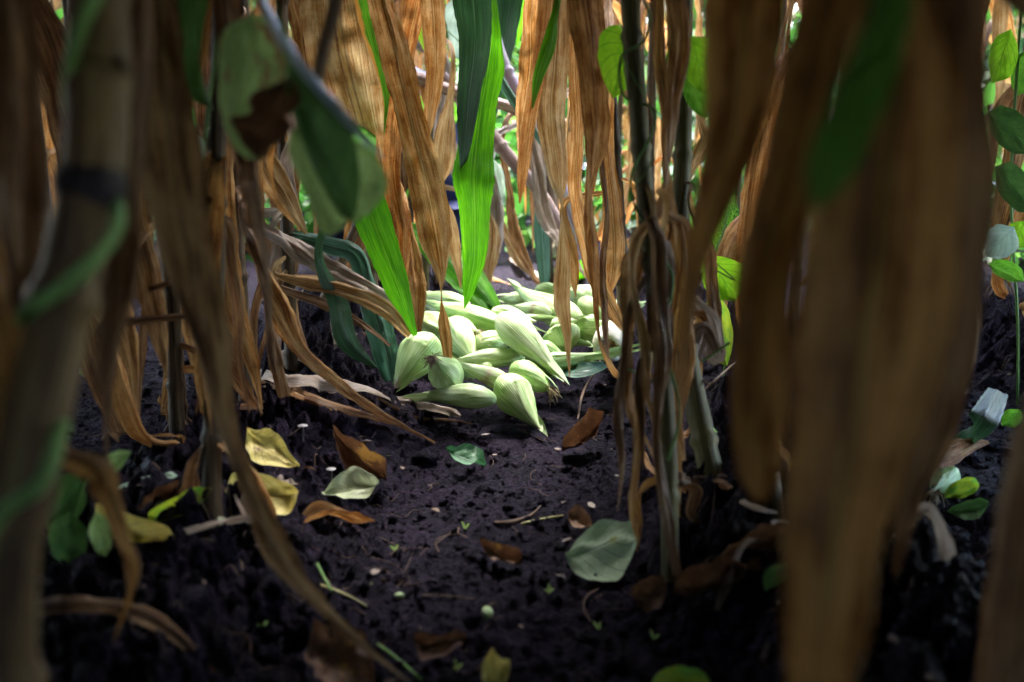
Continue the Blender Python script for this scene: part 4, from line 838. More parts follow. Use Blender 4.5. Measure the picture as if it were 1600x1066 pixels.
def gleaf(label, base, tip, left, right, mat, up=.55, lift=.02, name='fallen_leaf', cat='fallen leaf', stem=None, **kw):
    cx = .5 * (base[0] + tip[0]); cy = max(base[1], tip[1], *[q[1] for q in left + right]) * .45 + .55 * .5 * (base[1] + tip[1])
    d_ = gd(cx, cy, lift)
    o = bleaf(name, base, tip, left, right, d_, mat, None, up=up, **kw)
    # settle on the soil: drop straight down along the sight is avoided; raise anything below ground
    me = o.data; n = len(me.vertices); a = np.empty(n * 3, np.float32); me.vertices.foreach_get('co', a); a = a.reshape(-1, 3)
    wx = a + ORG[o.name]; gz = ground_mid(wx[:, 0], wx[:, 1]) + .010; a[:, 2] = np.where(wx[:, 2] < gz, gz - ORG[o.name][2], a[:, 2])
    me.vertices.foreach_set('co', a.ravel()); me.update()
    if stem:
        V, F, U = tube_geo([P(*stem[0], d_), P(*base, d_ - .002)], [.0011, .0011], m=6, nper=3); mk('leaf_stem', V, F, M['straw'], o, U)
    return tag(o, label, cat)
gleaf('large pale green bean leaf lying alone in front on the path', (883, 868), (1004, 822), [(905, 838), (938, 812), (975, 812)], [(900, 895), (945, 915), (970, 900), (990, 865)], 'beanpale', up=.45, seed=3, curl=.02)
gleaf('pale yellow green leaf lying on the dead brown one', (592, 754), (503, 774), [(575, 776), (545, 780), (522, 777)], [(575, 740), (548, 731), (525, 748)], 'paleyellow', up=.5, seed=4, curl=.08)
gleaf('upper yellow leaf left of the path, pointing right', (386, 672), (468, 733), [(385, 700), (400, 724), (440, 732)], [(405, 672), (428, 673), (445, 695)], 'yellow', up=.45, seed=5, curl=.06)
gleaf('lower yellow leaf with a curled brown spotted end', (466, 768), (352, 770), [(455, 800), (415, 806), (370, 790)], [(445, 755), (400, 740), (366, 742)], 'yellow', up=.45, seed=6, curl=.1)
gleaf('curled dead brown leaf left of the path with raised rim', (521, 670), (604, 750), [(524, 700), (535, 735), (570, 752)], [(540, 690), (570, 704), (600, 722)], 'deadbean', up=.25, seed=7, curl=.25)
gleaf('small green leaf with a hole, lying in the middle of the path', (697, 702), (760, 727), [(708, 718), (725, 728), (745, 724)], [(712, 698), (735, 695), (752, 704)], 'bluegreenbean' if 'bluegreenbean' in M else 'bean', up=.6, seed=8, curl=.1)
gleaf('rolled brown leaf below the right end of the heap', (943, 652), (878, 705), [(930, 690), (905, 705), (888, 708)], [(920, 650), (905, 668), (885, 688)], 'deadbean', up=.3, seed=9, curl=.45)
gleaf('dark brown boat shaped leaf on the near path', (750, 848), (816, 878), [(760, 872), (785, 885), (806, 884)], [(770, 848), (792, 858), (812, 866)], 'deadbean', up=.4, seed=10, curl=.35)
gleaf('reddish brown scrap of leaf at the bottom of the path', (648, 998), (728, 1000), [(655, 1034), (685, 1030), (718, 1014)], [(665, 994), (690, 996), (715, 988)], 'deadbean', up=.5, seed=11, curl=.15)
gleaf('torn ochre leaf standing at the bottom edge', (770, 1014), (776, 1085), [(756, 1035), (753, 1055), (758, 1080)], [(782, 1030), (797, 1034), (792, 1065)], 'yellow', up=.2, seed=12, curl=.2)
gleaf('yellow green leaf cut off by the bottom edge right of the middle', (1015, 1075), (1115, 1070), [(1030, 1090), (1060, 1100), (1095, 1090)], [(1028, 1050), (1058, 1040), (1095, 1048)], 'yellowgreen', up=.5, seed=13, curl=.06)
gleaf('wilted brown leaf with a yellow edge at right', (1115, 880), (1230, 830), [(1150, 890), (1195, 892), (1225, 870)], [(1140, 855), (1170, 835), (1205, 822)], 'deadbean', up=.3, seed=14, curl=.2)
gleaf('rolled brown leaf lying beneath the wilted one', (1052, 925), (1165, 900), [(1080, 938), (1115, 930), (1150, 925)], [(1065, 908), (1100, 895), (1140, 886)], 'deadbean', up=.35, seed=15, curl=.4)
gleaf('dull green leaf half hidden by the big blurred leaf', (1195, 925), (1232, 880), [(1215, 915), (1228, 905), (1235, 895)], [(1192, 905), (1200, 890), (1215, 882)], 'beandark', up=.3, seed=16, curl=.1)
gleaf('crumpled brown leaf at the foot of the olive stalk', (985, 925), (1042, 915), [(1000, 955), (1020, 960), (1038, 940)], [(1000, 915), (1020, 905), (1035, 902)], 'deadbean', up=.35, seed=17, curl=.35)
gleaf('golden brown curled leaf in the left shadows', (150, 795), (272, 850), [(152, 830), (190, 852), (235, 853)], [(170, 788), (205, 812), (255, 828)], 'yellow', up=.4, seed=18, curl=.3)
gleaf('narrow yellow leaf with a brown rim on the left', (232, 812), (331, 770), [(255, 822), (290, 812), (318, 790)], [(250, 798), (275, 785), (305, 770)], 'yellowgreen', up=.4, seed=19, curl=.25)
gleaf('pale bluish green leaf on the left', (277, 744), (180, 765), [(260, 757), (230, 756), (200, 760)], [(265, 738), (235, 742), (205, 752)], 'beanwhite', up=.3, seed=20, curl=.1)
gleaf('purplish withered leaf tucked under the bluish one', (280, 755), (215, 800), [(275, 785), (255, 805), (235, 806)], [(258, 760), (240, 775), (225, 785)], 'deadbean', up=.3, seed=21, curl=.25)
gleaf('dark crumpled leaf big and blurred at the bottom left of the path', (490, 985), (585, 1075), [(480, 1030), (500, 1080), (545, 1095)], [(520, 975), (560, 985), (582, 1030)], 'deadbean', up=.4, seed=22, curl=.15)
gleaf('yellow leaf with a green centre in the right hand gap', (1475, 778), (1530, 760), [(1488, 781), (1510, 778), (1525, 770)], [(1482, 762), (1500, 750), (1520, 748)], 'yellowgreen', up=.3, seed=23, curl=.3)
gleaf('dark green leaf on the soil in the right hand gap', (1480, 800), (1545, 785), [(1500, 812), (1525, 812), (1540, 800)], [(1492, 790), (1512, 783), (1532, 780)], 'beandark', up=.35, seed=24, curl=.1)
gleaf('small dry tan scrap on the middle of the path', (890, 800), (925, 822), [(888, 815), (900, 826), (915, 826)], [(902, 792), (915, 800), (922, 812)], 'tanbean' if 'tanbean' in M else 'deadbean', up=.5, seed=25, curl=.2)

def vine_leaf(vr, base, tip, left, right, d, mat, label=None, **kw):
    o = bleaf('leaf', base, tip, left, right, d, mat, vr, **kw)
    if label: o['label'] = label
    return o
# upper left blurred bean vine, hanging close to the viewer
v = root('bean_vine', P(335, 640, 1.7), 'bean vine at the upper left with large blurred dark and olive leaves', 'bean vine')
q = P(335, 640, 1.7); q.z = float(ground_h(q.x, q.y))
tube('vine_stem', [q, P(318, 560, 1.6), P(306, 400, 1.4), P(322, 200, 1.2), P(340, 60, 1.0), P(352, -60, .96), P(360, -300, .9), P(340, -600, .88)], [.0022] * 8, M['vine'], v)
tube('leaf_stem', [P(360, -300, .9), P(390, -80, .8), P(393, 22, .78)], [.0012] * 3, M['vine'], v)
tube('leaf_stem', [P(360, -300, .9), P(430, 0, .76), P(452, 100, .73)], [.0012] * 3, M['vine'], v)
tube('leaf_stem', [P(340, 60, 1.0), P(420, 130, .95), P(475, 195, .86)], [.0012] * 3, M['vine'], v)
tube('leaf_stem', [P(340, -600, .88), P(540, -300, .84), P(528, -30, .80), P(505, 80, .79), P(487, 170, .79), P(478, 195, .84)], [.004, .0055, .006, .0055, .005, .002], M['twig'], v)['label'] = 'thick brown blurred stem'
tube('leaf_stem', [P(352, -60, .96), P(300, -90, .96), P(285, -70, .95)], [.0012] * 3, M['vine'], v)
vine_leaf(v, (393, 22), (412, 250), [(350, 50), (340, 120), (350, 190), (375, 240)], [(440, 40), (462, 90), (450, 160), (432, 215)], .80, 'beanolives', seed=31, curl=.1, label='olive leaf facing the viewer')
vine_leaf(v, (446, 100), (548, 345), [(448, 150), (470, 215), (500, 280), (528, 330)], [(490, 118), (540, 180), (560, 240), (560, 310)], .76, 'beandark', seed=32, curl=.06, label='large dark leaf with a drip tip')
vine_leaf(v, (474, 190), (516, 370), [(452, 215), (460, 262), (484, 318), (496, 355)], [(505, 215), (540, 270), (548, 330), (535, 355)], .86, 'beanolive', seed=33, curl=.08, label='lighter leaf behind the dark one')
vine_leaf(v, (540, 215), (552, 350), [(530, 250), (535, 300), (540, 335)], [(575, 232), (606, 285), (588, 322), (570, 338)], .88, 'beanolive', seed=38, curl=.12)
vine_leaf(v, (285, -70), (334, 172), [(262, 0), (265, 80), (290, 145)], [(330, -60), (322, 20), (312, 90), (318, 140)], .95, 'beandark', seed=34, curl=.1, label='green leaf hanging from the top edge')
vine_leaf(v, (452, 122), (405, 250), [(425, 135), (385, 150), (392, 172), (362, 190), (378, 222)], [(468, 150), (452, 185), (460, 200), (428, 225), (420, 240)], .745, 'deadbean', seed=35, curl=.5, bow=.2, label='withered brown leaf')
vine_leaf(v, (305, 205), (312, 268), [(300, 220), (303, 245)], [(318, 220), (318, 245)], 1.2, 'beanwhite', seed=36, curl=.05)
vine_leaf(v, (332, 318), (346, 360), [(330, 330), (338, 350)], [(340, 325), (346, 345)], 1.25, 'bean', seed=37, curl=.05)
# vine on the olive stalk
v = root('bean_vine', P(1044, 700, 1.22), 'bean vine with bright lit leaves climbing the bare olive stalk', 'bean vine')
q = P(1044, 720, 1.2)
tube('vine_stem', [q, P(1062, 640, 1.22), P(1035, 520, 1.24), P(1050, 430, 1.26), P(985, 300, 1.27), P(1018, 210, 1.25), P(1020, 170, 1.27), P(975, 150, 1.29), P(970, 90, 1.29), P(1005, 65, 1.26), P(1016, 30, 1.26), P(1005, 0, 1.28), P(960, -60, 1.3), P(985, -250, 1.28)], [.0018] * 14, M['vine'], v)
vine_leaf(v, (986, 66), (958, 154), [(965, 40), (938, 55), (935, 95), (945, 130)], [(1000, 80), (998, 115), (978, 140)], 1.42, 'limebean', seed=41, curl=.05, label='round bright leaf behind the stalk')
vine_leaf(v, (1080, 56), (1098, 146), [(1064, 85), (1074, 125)], [(1108, 62), (1122, 95), (1112, 130)], 1.38, 'limebean', seed=42, curl=.05)
vine_leaf(v, (1052, 60), (1050, 215), [(1040, 90), (1038, 140), (1040, 180)], [(1068, 85), (1072, 140), (1062, 185)], 1.75, 'bean', seed=43, curl=.05)
vine_leaf(v, (1072, 122), (1102, 186), [(1066, 142), (1080, 170)], [(1098, 125), (1110, 155)], 1.42, 'bean', seed=44, curl=.05)
tube('tendril', [P(985, 300, 1.27), P(1022, 245, 1.2), P(1020, 180, 1.2), P(975, 95, 1.22)], [.0009] * 4, M['vine'], v)
tube('tendril', [P(978, 575, 1.3), P(1010, 590, 1.26), P(1040, 605, 1.24)], [.0018, .002, .0012], M['vine'], v)
# vine behind big leaf at right
v = root('bean_vine', G(1130, 590), 'bean vine with a spotted yellow green leaf right of the rooted stalk', 'bean vine')
q = G(1130, 590); dd = (q - CAM).dot(FW)
tube('vine_stem', [q, P(1140, 500, dd), P(1110, 420, dd - .1), P(1135, 340, dd - .1), P(1120, 200, dd - .1), P(1130, 0, dd), P(1120, -200, dd)], [.002] * 7, M['vine'], v)
vine_leaf(v, (1104, 398), (1150, 470), [(1095, 425), (1102, 450), (1125, 468)], [(1130, 402), (1160, 415), (1162, 445)], dd - .25, 'limebean', seed=45, curl=.08, label='round lime leaf with clear veins')
vine_leaf(v, (1072, 400), (1090, 438), [(1068, 415), (1076, 432)], [(1085, 402), (1092, 420)], dd - .2, 'bean', seed=46, curl=.08)
vine_leaf(v, (1106, 460), (1136, 572), [(1102, 490), (1105, 530), (1115, 560)], [(1130, 470), (1142, 500), (1145, 540)], dd - .15, 'yellowgreen', seed=47, curl=.08, label='yellow and green spotted leaf')
tube('tendril', [P(1085, 440, dd - .3), P(1110, 420, dd - .3), P(1148, 438, dd - .3), P(1100, 395, dd - .3)], [.0012] * 4, M['vine'], v)
tube('tendril', [P(1060, 560, 1.5), P(1095, 565, 1.5), P(1140, 535, 1.5)], [.0018] * 3, M['vine'], v)
p = Plant('green plant glowing behind the rooted stalk on the right', [(1150, 560, 2.6), (1150, 400, 2.6), (1152, 200, 2.6), (1155, -60, 2.6)], [.012, .011, .010, .008], 'stalkg', seed=190)
p.leaf([(1138, 300, 2.3, 20), (1133, 340, 2.3, 50), (1130, 385, 2.3, 58), (1128, 430, 2.3, 44), (1118, 500, 2.3, 4)], 'spotgreen', [.1, .1, .1, .2, .3], up=.1, cup=.1, wav=.02, fold=.02, label='bright green blade speckled black')
p.leaf([(1195, 180, 2.5, 20), (1198, 240, 2.5, 26), (1196, 300, 2.5, 4)], 'orange', [0, .1, .4], up=.1, **dry)
# white-backed bean leaves in the centre gap
v = root('bean_vine', G(700, 425), 'bean vine with whitish leaves in the lit centre of the gap', 'bean vine')
q = G(700, 425)
tube('vine_stem', [q, P(720, 330, 3.3), P(770, 300, 3.25), P(745, 200, 3.2), P(700, 120, 3.2), P(710, 20, 3.2), P(720, -60, 3.2), P(700, -260, 3.2)], [.002] * 8, M['vine'], v)
vine_leaf(v, (720, -12), (722, 98), [(696, 10), (700, 50), (708, 85)], [(742, 10), (748, 60), (735, 90)], 3.1, 'beanwhite', seed=51, curl=.05)
vine_leaf(v, (757, 190), (765, 262), [(748, 210), (752, 240)], [(772, 205), (774, 240)], 3.0, 'beanwhite', seed=52, curl=.05)
vine_leaf(v, (770, 248), (782, 332), [(755, 275), (762, 330)], [(785, 265), (790, 305)], 2.9, 'beanwhite', seed=53, curl=.05)
vine_leaf(v, (690, 130), (700, 205), [(655, 150), (668, 190)], [(722, 140), (720, 180)], 3.3, 'bean', seed=54, curl=.05)
tube('tendril', [P(690, 40, 3), P(770, 110, 2.9), P(820, 125, 2.8), P(760, 60, 2.9)], [.0018] * 4, M['vine'], v)
tube('tendril', [P(700, 60, 3.2), P(800, 70, 3.1), P(850, 140, 3.0)], [.0018] * 3, M['vine'], v)
# green bean plant low on the far left
v = root('bean_plant', G(110, 880), 'low bean plant with green leaves in the bottom left corner', 'bean plant')
q = G(110, 880); dl = (q - CAM).dot(FW)
tube('plant_stem', [q, P(115, 820, dl), P(130, 760, dl), P(150, 715, dl)], [.002] * 4, M['vine'], v)
for i, (b, t2, l, r_, mt) in enumerate([((125, 740), (75, 830), [(90, 745), (70, 785)], [(135, 785), (110, 820)], 'beandark'), ((150, 715), (170, 760), [(138, 730), (150, 755)], [(168, 720), (178, 745)], 'beandark'),
        ((110, 800), (100, 885), [(80, 820), (78, 860)], [(135, 830), (130, 870)], 'beandark'), ((135, 750), (205, 705), [(165, 752), (190, 730)], [(150, 725), (180, 705)], 'beanolive'), ((150, 800), (165, 870), [(138, 830), (150, 862)], [(168, 815), (175, 850)], 'beanolive')]):
    vine_leaf(v, b, t2, l, r_, dl - .02 * i, mt, seed=60 + i, curl=.1)
gleaf('light green crumpled leaf in the dark between the left stalks', (122, 585), (192, 582), [(135, 592), (160, 594), (180, 592)], [(130, 560), (150, 550), (178, 560)], 'beanolive', up=.15, seed=70, curl=.25)
# right-hand gap: ear, orange leaf with green blade, bean leaves
ear((1490, 735, 1.62), (1462, 765, 1.55), 36, 'huskg', 'lone ear with a frayed pale end on the soil in the right hand gap', ('silk', 50, .02), ridges=.8, seed=30, fat=.4, tipw=.4, sharp=3)
drylit('orange brown corn leaf behind the lone ear in the right hand gap', [(1440, 712, .06), (1475, 700, .07), (1510, 690, .06), (1545, 690, .05)], [40, 50, 34, 6], 'rust', None, 12, wav=.02)
drylit('green blade slanting across the right hand gap', [(1560, 610, .12), (1540, 650, .1), (1510, 690, .05), (1495, 715, .02)], [30, 44, 36, 5], 'dkgreen', None, 13, wav=.02, cup=.1, fold=.02)
v = root('bean_plant', G(1590, 640), 'bean plant with sunlit green leaves at the right edge', 'bean plant')
q = G(1590, 640)
tube('plant_stem', [q, P(1590, 500, 2.0), P(1580, 300, 2.0), P(1590, 100, 2.0), P(1600, -30, 2.0)], [.003] * 5, M['vine'], v)
for i, (b, t2, l, r_, mt, dd_) in enumerate([((1580, 45), (1550, 130), [(1555, 60), (1545, 95)], [(1592, 80), (1580, 118)], 'limebean', 1.95), ((1600, 80), (1590, 150), [(1585, 95), (1580, 130)], [(1625, 95), (1615, 135)], 'bean', 2.0),
        ((1545, 175), (1610, 240), [(1550, 210), (1580, 238)], [(1570, 165), (1605, 190)], 'beandark', 1.9), ((1585, 355), (1540, 400), [(1555, 352), (1538, 375)], [(1592, 385), (1565, 405)], 'beanwhite', 1.9), ((1600, 345), (1580, 385), [(1580, 350), (1575, 370)], [(1620, 360), (1610, 385)], 'limebean', 1.95),
        ((1545, 412), (1600, 440), [(1555, 428), (1580, 440)], [(1565, 405), (1595, 418)], 'bean', 1.9), ((1555, 260), (1610, 330), [(1560, 300), (1590, 330)], [(1585, 255), (1612, 290)], 'beandark', 1.95), ((1595, 640), (1565, 665), [(1575, 640), (1565, 652)], [(1598, 655), (1585, 668)], 'bean', 1.9)]):
    vine_leaf(v, b, t2, l, r_, dd_, mt, seed=80 + i, curl=.1)

# ------------------------------------------------------------------ small things on the path
def twig(label, pts, rads, mat, name='twig', cat='twig', lift=.003):
    q = [np.array(G(a, b, lift, False)) + np.array([0, 0, c]) for a, b, c in pts]
    V, F, U = tube_geo(q, rads, m=8, nper=5); return tag(mk(name, V, F, M[mat], None, U), label, cat)
twig('jointed yellow straw lying across the path', [(815, 819, 0), (845, 813, .001), (880, 806, 0)], [.0022, .0024, .002], 'straw', 'straw', 'straw')
twig('reddish brown twig left of the jointed straw', [(773, 817, 0), (800, 818, .002), (830, 806, .001), (845, 790, 0)], [.003, .0034, .0022, .001], 'twig')
twig('short green stem at the lower left of the path', [(496, 893, .01), (515, 925, .006), (540, 950, .002)], [.0022, .002, .0016], 'vine', 'green_stem', 'stem')
twig('yellowed stem crossing the short green one', [(502, 918, .003), (540, 933, .003), (574, 948, .0)], [.0018, .0018, .0016], 'straw', 'yellow_straw', 'stem')
twig('long green stem running out of the bottom edge', [(590, 1012, .004), (620, 1035, .004), (660, 1066, .002)], [.002, .002, .002], 'vine', 'green_stem', 'stem')
twig('pale broken twig under the rooted stalk', [(1090, 625, .004), (1120, 600, .01), (1150, 580, .02)], [.0025, .0022, .002], 'twig')
twig('thin green tendril lying right of the rooted stalk', [(1100, 660, .002), (1115, 680, .01), (1140, 702, .0)], [.0018, .0018, .0014], 'vine', 'tendril', 'tendril')
twig('pale stick leaning in the left shadows', [(160, 695, .01), (190, 670, .03), (225, 642, .05)], [.003, .003, .0025], 'twig')
twig('thin dark root lying along the near path', [(660, 930, 0), (700, 934, .002), (740, 936, 0)], [.0012] * 3, 'twig', 'root_strand', 'root')
twig('pinkish forked stem right of the heap', [(903, 655, 0), (912, 618, .01), (935, 590, .03), (950, 560, .06)], [.002, .003, .0022, .001], 'twig')
twig('curved root near the large pale leaf', [(925, 975, 0), (912, 955, .004), (918, 935, .004), (935, 920, 0)], [.0012] * 4, 'twig', 'root_strand', 'root')
def mushroom(px, py, hpx, wpx, label):
    b = np.array(G(px, py, 0, False)); d_ = (Vector(b) - CAM).dot(FW); h = hpx * d_ / FPX; r_ = wpx * d_ / FPX / 2
    rt = root('mushroom', b, label, 'mushroom', 'tiny pale mushrooms on the soil')
    tube('stem', [b, b + np.array([.001, 0, h * .6]), b + np.array([0, 0, h])], [.0012, .001, .001], M['shroom'], rt)
    n, m = 8, 20; t = np.linspace(0, 1, n); th = np.linspace(0, 6.2832, m, endpoint=False)
    V = np.stack([np.cos(th)[None] * (r_ * t)[:, None] + b[0], np.sin(th)[None] * (r_ * t)[:, None] + b[1], np.broadcast_to((b[2] + h + r_ * .25 * (1 - t ** 2))[:, None], (n, m))], -1)
    V2 = V[::-1].copy(); V2[..., 2] = b[2] + h - .0006
    mk('cap', np.concatenate([V, V2]).reshape(-1, 3), grid_faces(2 * n, m, True), M['shroom'], rt)
M['shroom'] = plain('mushroom_flesh', [(.18, .16, .17), (.3, .28, .28)], 50, .5, transl=.15)
mushroom(518, 752, 20, 15, 'tiny pale mushroom beside the pale yellow green leaf')
mushroom(474, 690, 26, 16, 'tiny mushroom standing farther left near the upper yellow leaf')
def nub(label, name, px, py, a, L, w_, mat, cat):
    c = np.array(G(px, py, .003, False)); d_ = (Vector(c) - CAM).dot(FW); l = L * d_ / FPX; r_ = w_ * d_ / FPX / 2
    dv = np.array([math.cos(a), math.sin(a) * 1.6, .15]); dv /= np.linalg.norm(dv)
    V, F, U = tube_geo([c - dv * l / 2, c - dv * l * .2 + [0, 0, r_ * .5], c + dv * l * .25 + [0, 0, r_ * .4], c + dv * l / 2], [r_ * .4, r_, r_ * .9, r_ * .3], m=10, nper=5)
    tag(mk(name, V, F, M[mat], None, U), label, cat)
nub('little pale green bean pod end on the near path', 'bean_pod', 762, 962, -1.2, 34, 17, 'husk', 'bean pod')
nub('small round pale seed near the crossed stems', 'seed', 624, 934, 0, 15, 11, 'huskw', 'seed')
for px, py, lab in [(1022, 1002, 'tiny green shoot at the lower right of the path'), (617, 862, 'bright green sprout left of the dark boat shaped leaf'), (727, 828, 'yellow green crumb of plant left of the twig'), (858, 928, 'pale green crumb below the boat shaped leaf'),
                    (714, 1048, 'green scrap beside the torn ochre leaf'), (410, 985, 'faint green shoot at the lower left'), (935, 985, 'yellowish shoot beside the curved root')]:
    c = np.array(G(px, py, .001, False)); rt = root('sprout', c, lab, 'sprout')
    for k in range(3):
        a = k * 2.2 + px; e = c + np.array([math.cos(a) * .007, math.sin(a) * .007, .006 + .003 * k]); blade('leaf', [c, (c + e) / 2 + [0, 0, .002], e], [.0015, .0038, .0006], None, M['beanolive'], rt, ref=(0, 1, 0), m=3, seed=k)

# ------------------------------------------------------------------ generic corn plants: prototypes, then copies
def proto(style, seed):
    r = random.Random(seed); rt = root('corn_plant', (0, 0, 0), 'x', 'corn plant')
    H = r.uniform(1.9, 2.15); lx, ly = r.uniform(-.08, .08), r.uniform(-.08, .08)
    V, F, U = stalk_geo([(0, 0, -.02), (lx * .2, ly * .2, H * .33), (lx * .6, ly * .6, H * .66), (lx, ly, H)], [.014, .013, .011, .006], .16, 10, seed)
    mk('stalk', V, F, M['stalkg' if style == 'green' else 'stalkb'], rt, U)
    az0 = r.uniform(0, 3.14); n = 11
    for k in range(n):
        z = .16 + k * .165; az = az0 + (k % 2) * 3.14 + r.uniform(-.5, .5); f = z / H; b = np.array([lx * f, ly * f, z])
        c, s = math.cos(az), math.sin(az); green = style == 'green' or (style == 'mixed' and k > 5)
        if green:
            R_ = r.uniform(.8, 1.15); zz = [0, .12, .13, .0, -.25, -.42]; xx = [0, .10, .24, .40, .50, .55]; ws = [.02, .05, .062, .055, .035, .002]
            mt = r.choice(['green', 'green', 'dkgreen', 'greenedge', 'bluegreen']); kw = dict(cup=.1, wav=.03, fold=.02)
            tw = [0, 0, r.uniform(-.3, .3), r.uniform(-.4, .4), r.uniform(-.7, .7), r.uniform(-1, 1)]
        else:
            R_ = r.uniform(.75, 1.2); zz = [0, .05, -.04, -.2, -.36, -.52, -.62]; a_ = r.uniform(.4, 1.3); xx = [0, .06 * a_, .13 * a_, .17 * a_, .18 * a_ + r.uniform(-.03, .03), .19 * a_ + r.uniform(-.04, .04), .17 * a_]
            ws = [.016, .04, .05, r.uniform(.03, .055), r.uniform(.02, .045), r.uniform(.015, .03), .002]
            mt = r.choice({'dry': ['brown', 'orange', 'tan', 'dark', 'rust', 'brown'], 'dark': ['dark', 'dark', 'brown'], 'mixed': ['orange', 'tan', 'brown']}[style if style != 'green' else 'dry'])
            kw = dict(cup=.18, wav=.07, fold=.08); t0 = r.uniform(-.5, .5); tw = [0, 0, t0]; 
            for _ in range(4): t0 += r.uniform(-.6, .9); tw.append(t0)
        pts = []
        for i, (x, zq) in enumerate(zip(xx, zz)):
            q = b + np.array([c * x * R_ + r.uniform(-.01, .01), s * x * R_ + r.uniform(-.01, .01), zq * R_]); q[2] = max(q[2], .03 + .01 * i); pts.append(q)
        blade('leaf', pts, [w_ * R_ for w_ in ws], tw, M[mt], rt, ref=(s, -c, .001) if not green else (0, 0, -1.0001), seed=seed * 20 + k, m=7, nper=7, **kw) if green else \
            blade('leaf', pts, [w_ * R_ for w_ in ws], tw, M[mt], rt, ref=(c, s, .05), seed=seed * 20 + k, m=7, nper=7, **kw)
    for k in range(6):
        a = k * 1.05 + seed; tube('brace_root', [(0.008 * math.cos(a), .008 * math.sin(a), .05), (.03 * math.cos(a), .03 * math.sin(a), .02), (.042 * math.cos(a), .042 * math.sin(a), -.02)], [.003, .0026, .002], M['twig'], rt, m=6)
    return rt
def copy_thing(o):
    c = o.copy(); COL.objects.link(c)
    for ch in o.children:
        d_ = ch.copy(); COL.objects.link(d_); d_.parent = c
        for g_ in ch.children:
            e = g_.copy(); COL.objects.link(e); e.parent = d_
    return c
PR = [proto('dry', 1), proto('dry', 2), proto('dark', 3), proto('mixed', 4), proto('green', 5), proto('dry', 6), proto('dark', 7)]
GL = {'left': ('dry corn plant in the dark rows left of the path', 'corn plants in the rows left of the path'),
      'right': ('dry corn plant in the rows right of the path', 'corn plants in the rows right of the path'),
      'far': ('corn plant far behind the heap where the path closes', 'corn plants closing the far end of the path')}
used = set(); rr_ = random.Random(5)
def put(i, x, y, rz, g_, s=1.0):
    o = PR[i] if i not in used else copy_thing(PR[i]); used.add(i)
    o.location = (x, y, float(ground_h(x, y)) - .005); o.rotation_euler = (0, 0, rz); o.scale = (s, s, s)
    o['label'], o['group'] = GL[g_]
for x0, ys, g_ in [(-.47, np.arange(2.8, 6, .42), 'left'), (-.62, [1.35, 1.75, 2.15], 'left'), (-1.32, np.arange(1.2, 6, .4), 'left'), (-2.15, np.arange(1.6, 6.4, .45), 'left'),
                   (.47, np.arange(3.25, 6, .45), 'right'), (.62, [1.75, 2.2], 'right'), (1.3, np.arange(2.3, 6, .42), 'right'), (2.15, np.arange(2.2, 6.4, .48), 'right')]:
    for y in ys:
        x = x0 + rr_.uniform(-.05, .05); y = y + rr_.uniform(-.08, .08)
        if g_ == 'left': i = rr_.choice([2, 6, 2, 0, 6] if y < 2.6 else [0, 1, 5, 3, 2])
        else: i = rr_.choice([0, 1, 5, 2] if y < 3.9 else [0, 1, 5, 3, 2, 4])
        put(i, x, y, rr_.uniform(0, 6.28), g_, rr_.uniform(.92, 1.06))
for k in range(16):
    put(rr_.choice([4, 4, 3, 0, 1, 4]), rr_.uniform(-1.9, 1.9), rr_.uniform(6.0, 8.0), rr_.uniform(0, 6.28), 'far')
for i in range(len(PR)):
    if i not in used: put(i, -.9 + .2 * i, 7.5, 0, 'far')

# leaning and fallen stalks in the lit background
def lean(label, pts, rad, mat, seed):
    q = [np.array(P(*p)) for p in pts]
    V, F, U = stalk_geo(q, rad, .17, 12, seed); rt = root('fallen_stalk', q[0], label, 'corn stalk'); mk('stalk', V, F, M[mat], rt, U); return rt
lean('pinkish stalk lying almost level across the gap behind the green leaf', [(620, 108, 2.65), (700, 140, 2.65), (780, 162, 2.65), (862, 188, 2.65), (960, 215, 2.65)], [.016, .015, .015, .014], 'stalkpk', 1)
lean('violet and white stalk leaning down to the right across the gap', [(752, -20, 2.75), (790, 105, 2.75), (838, 190, 2.75), (895, 340, 2.75), (925, 425, 2.75)], [.015, .016, .018, .018], 'stalkv', 2)
lean('pale brown stalk leaning behind the bright green leaf', [(690, 120, 2.85), (750, 190, 2.85), (800, 250, 2.85), (850, 310, 2.85), (900, 400, 2.85)], [.02, .02, .018, .016], 'stalkpk', 3)
lean('grey dry stalk leaning at the back of the gap', [(750, 60, 3.2), (800, 150, 3.2), (850, 260, 3.2), (880, 400, 3.1)], [.02, .02, .018, .016], 'stalkb', 4)
lean('dark purplish stalk slanting at the left of the gap', [(505, 470, 2.3), (540, 395, 2.35), (580, 300, 2.4)], [.012, .012, .011], 'stalkb', 5)
# small green weed clump behind the heap
v = root('weed', G(905, 440), 'small bright green weed behind the right side of the heap', 'weed')
q = np.array(G(905, 440)); dw = (Vector(q) - CAM).dot(FW)
for k in range(9):
    a = k * .7; e = q + np.array([math.cos(a) * .09, math.sin(a) * .05, .03 + .012 * (k % 4)])
    blade('leaf', [q, (q + e) / 2 + [0, 0, .03], e], [.008, .026, .002], [0, .2, .4], M['green'], v, ref=(0, 1, -.3), seed=k, m=5, cup=.1)

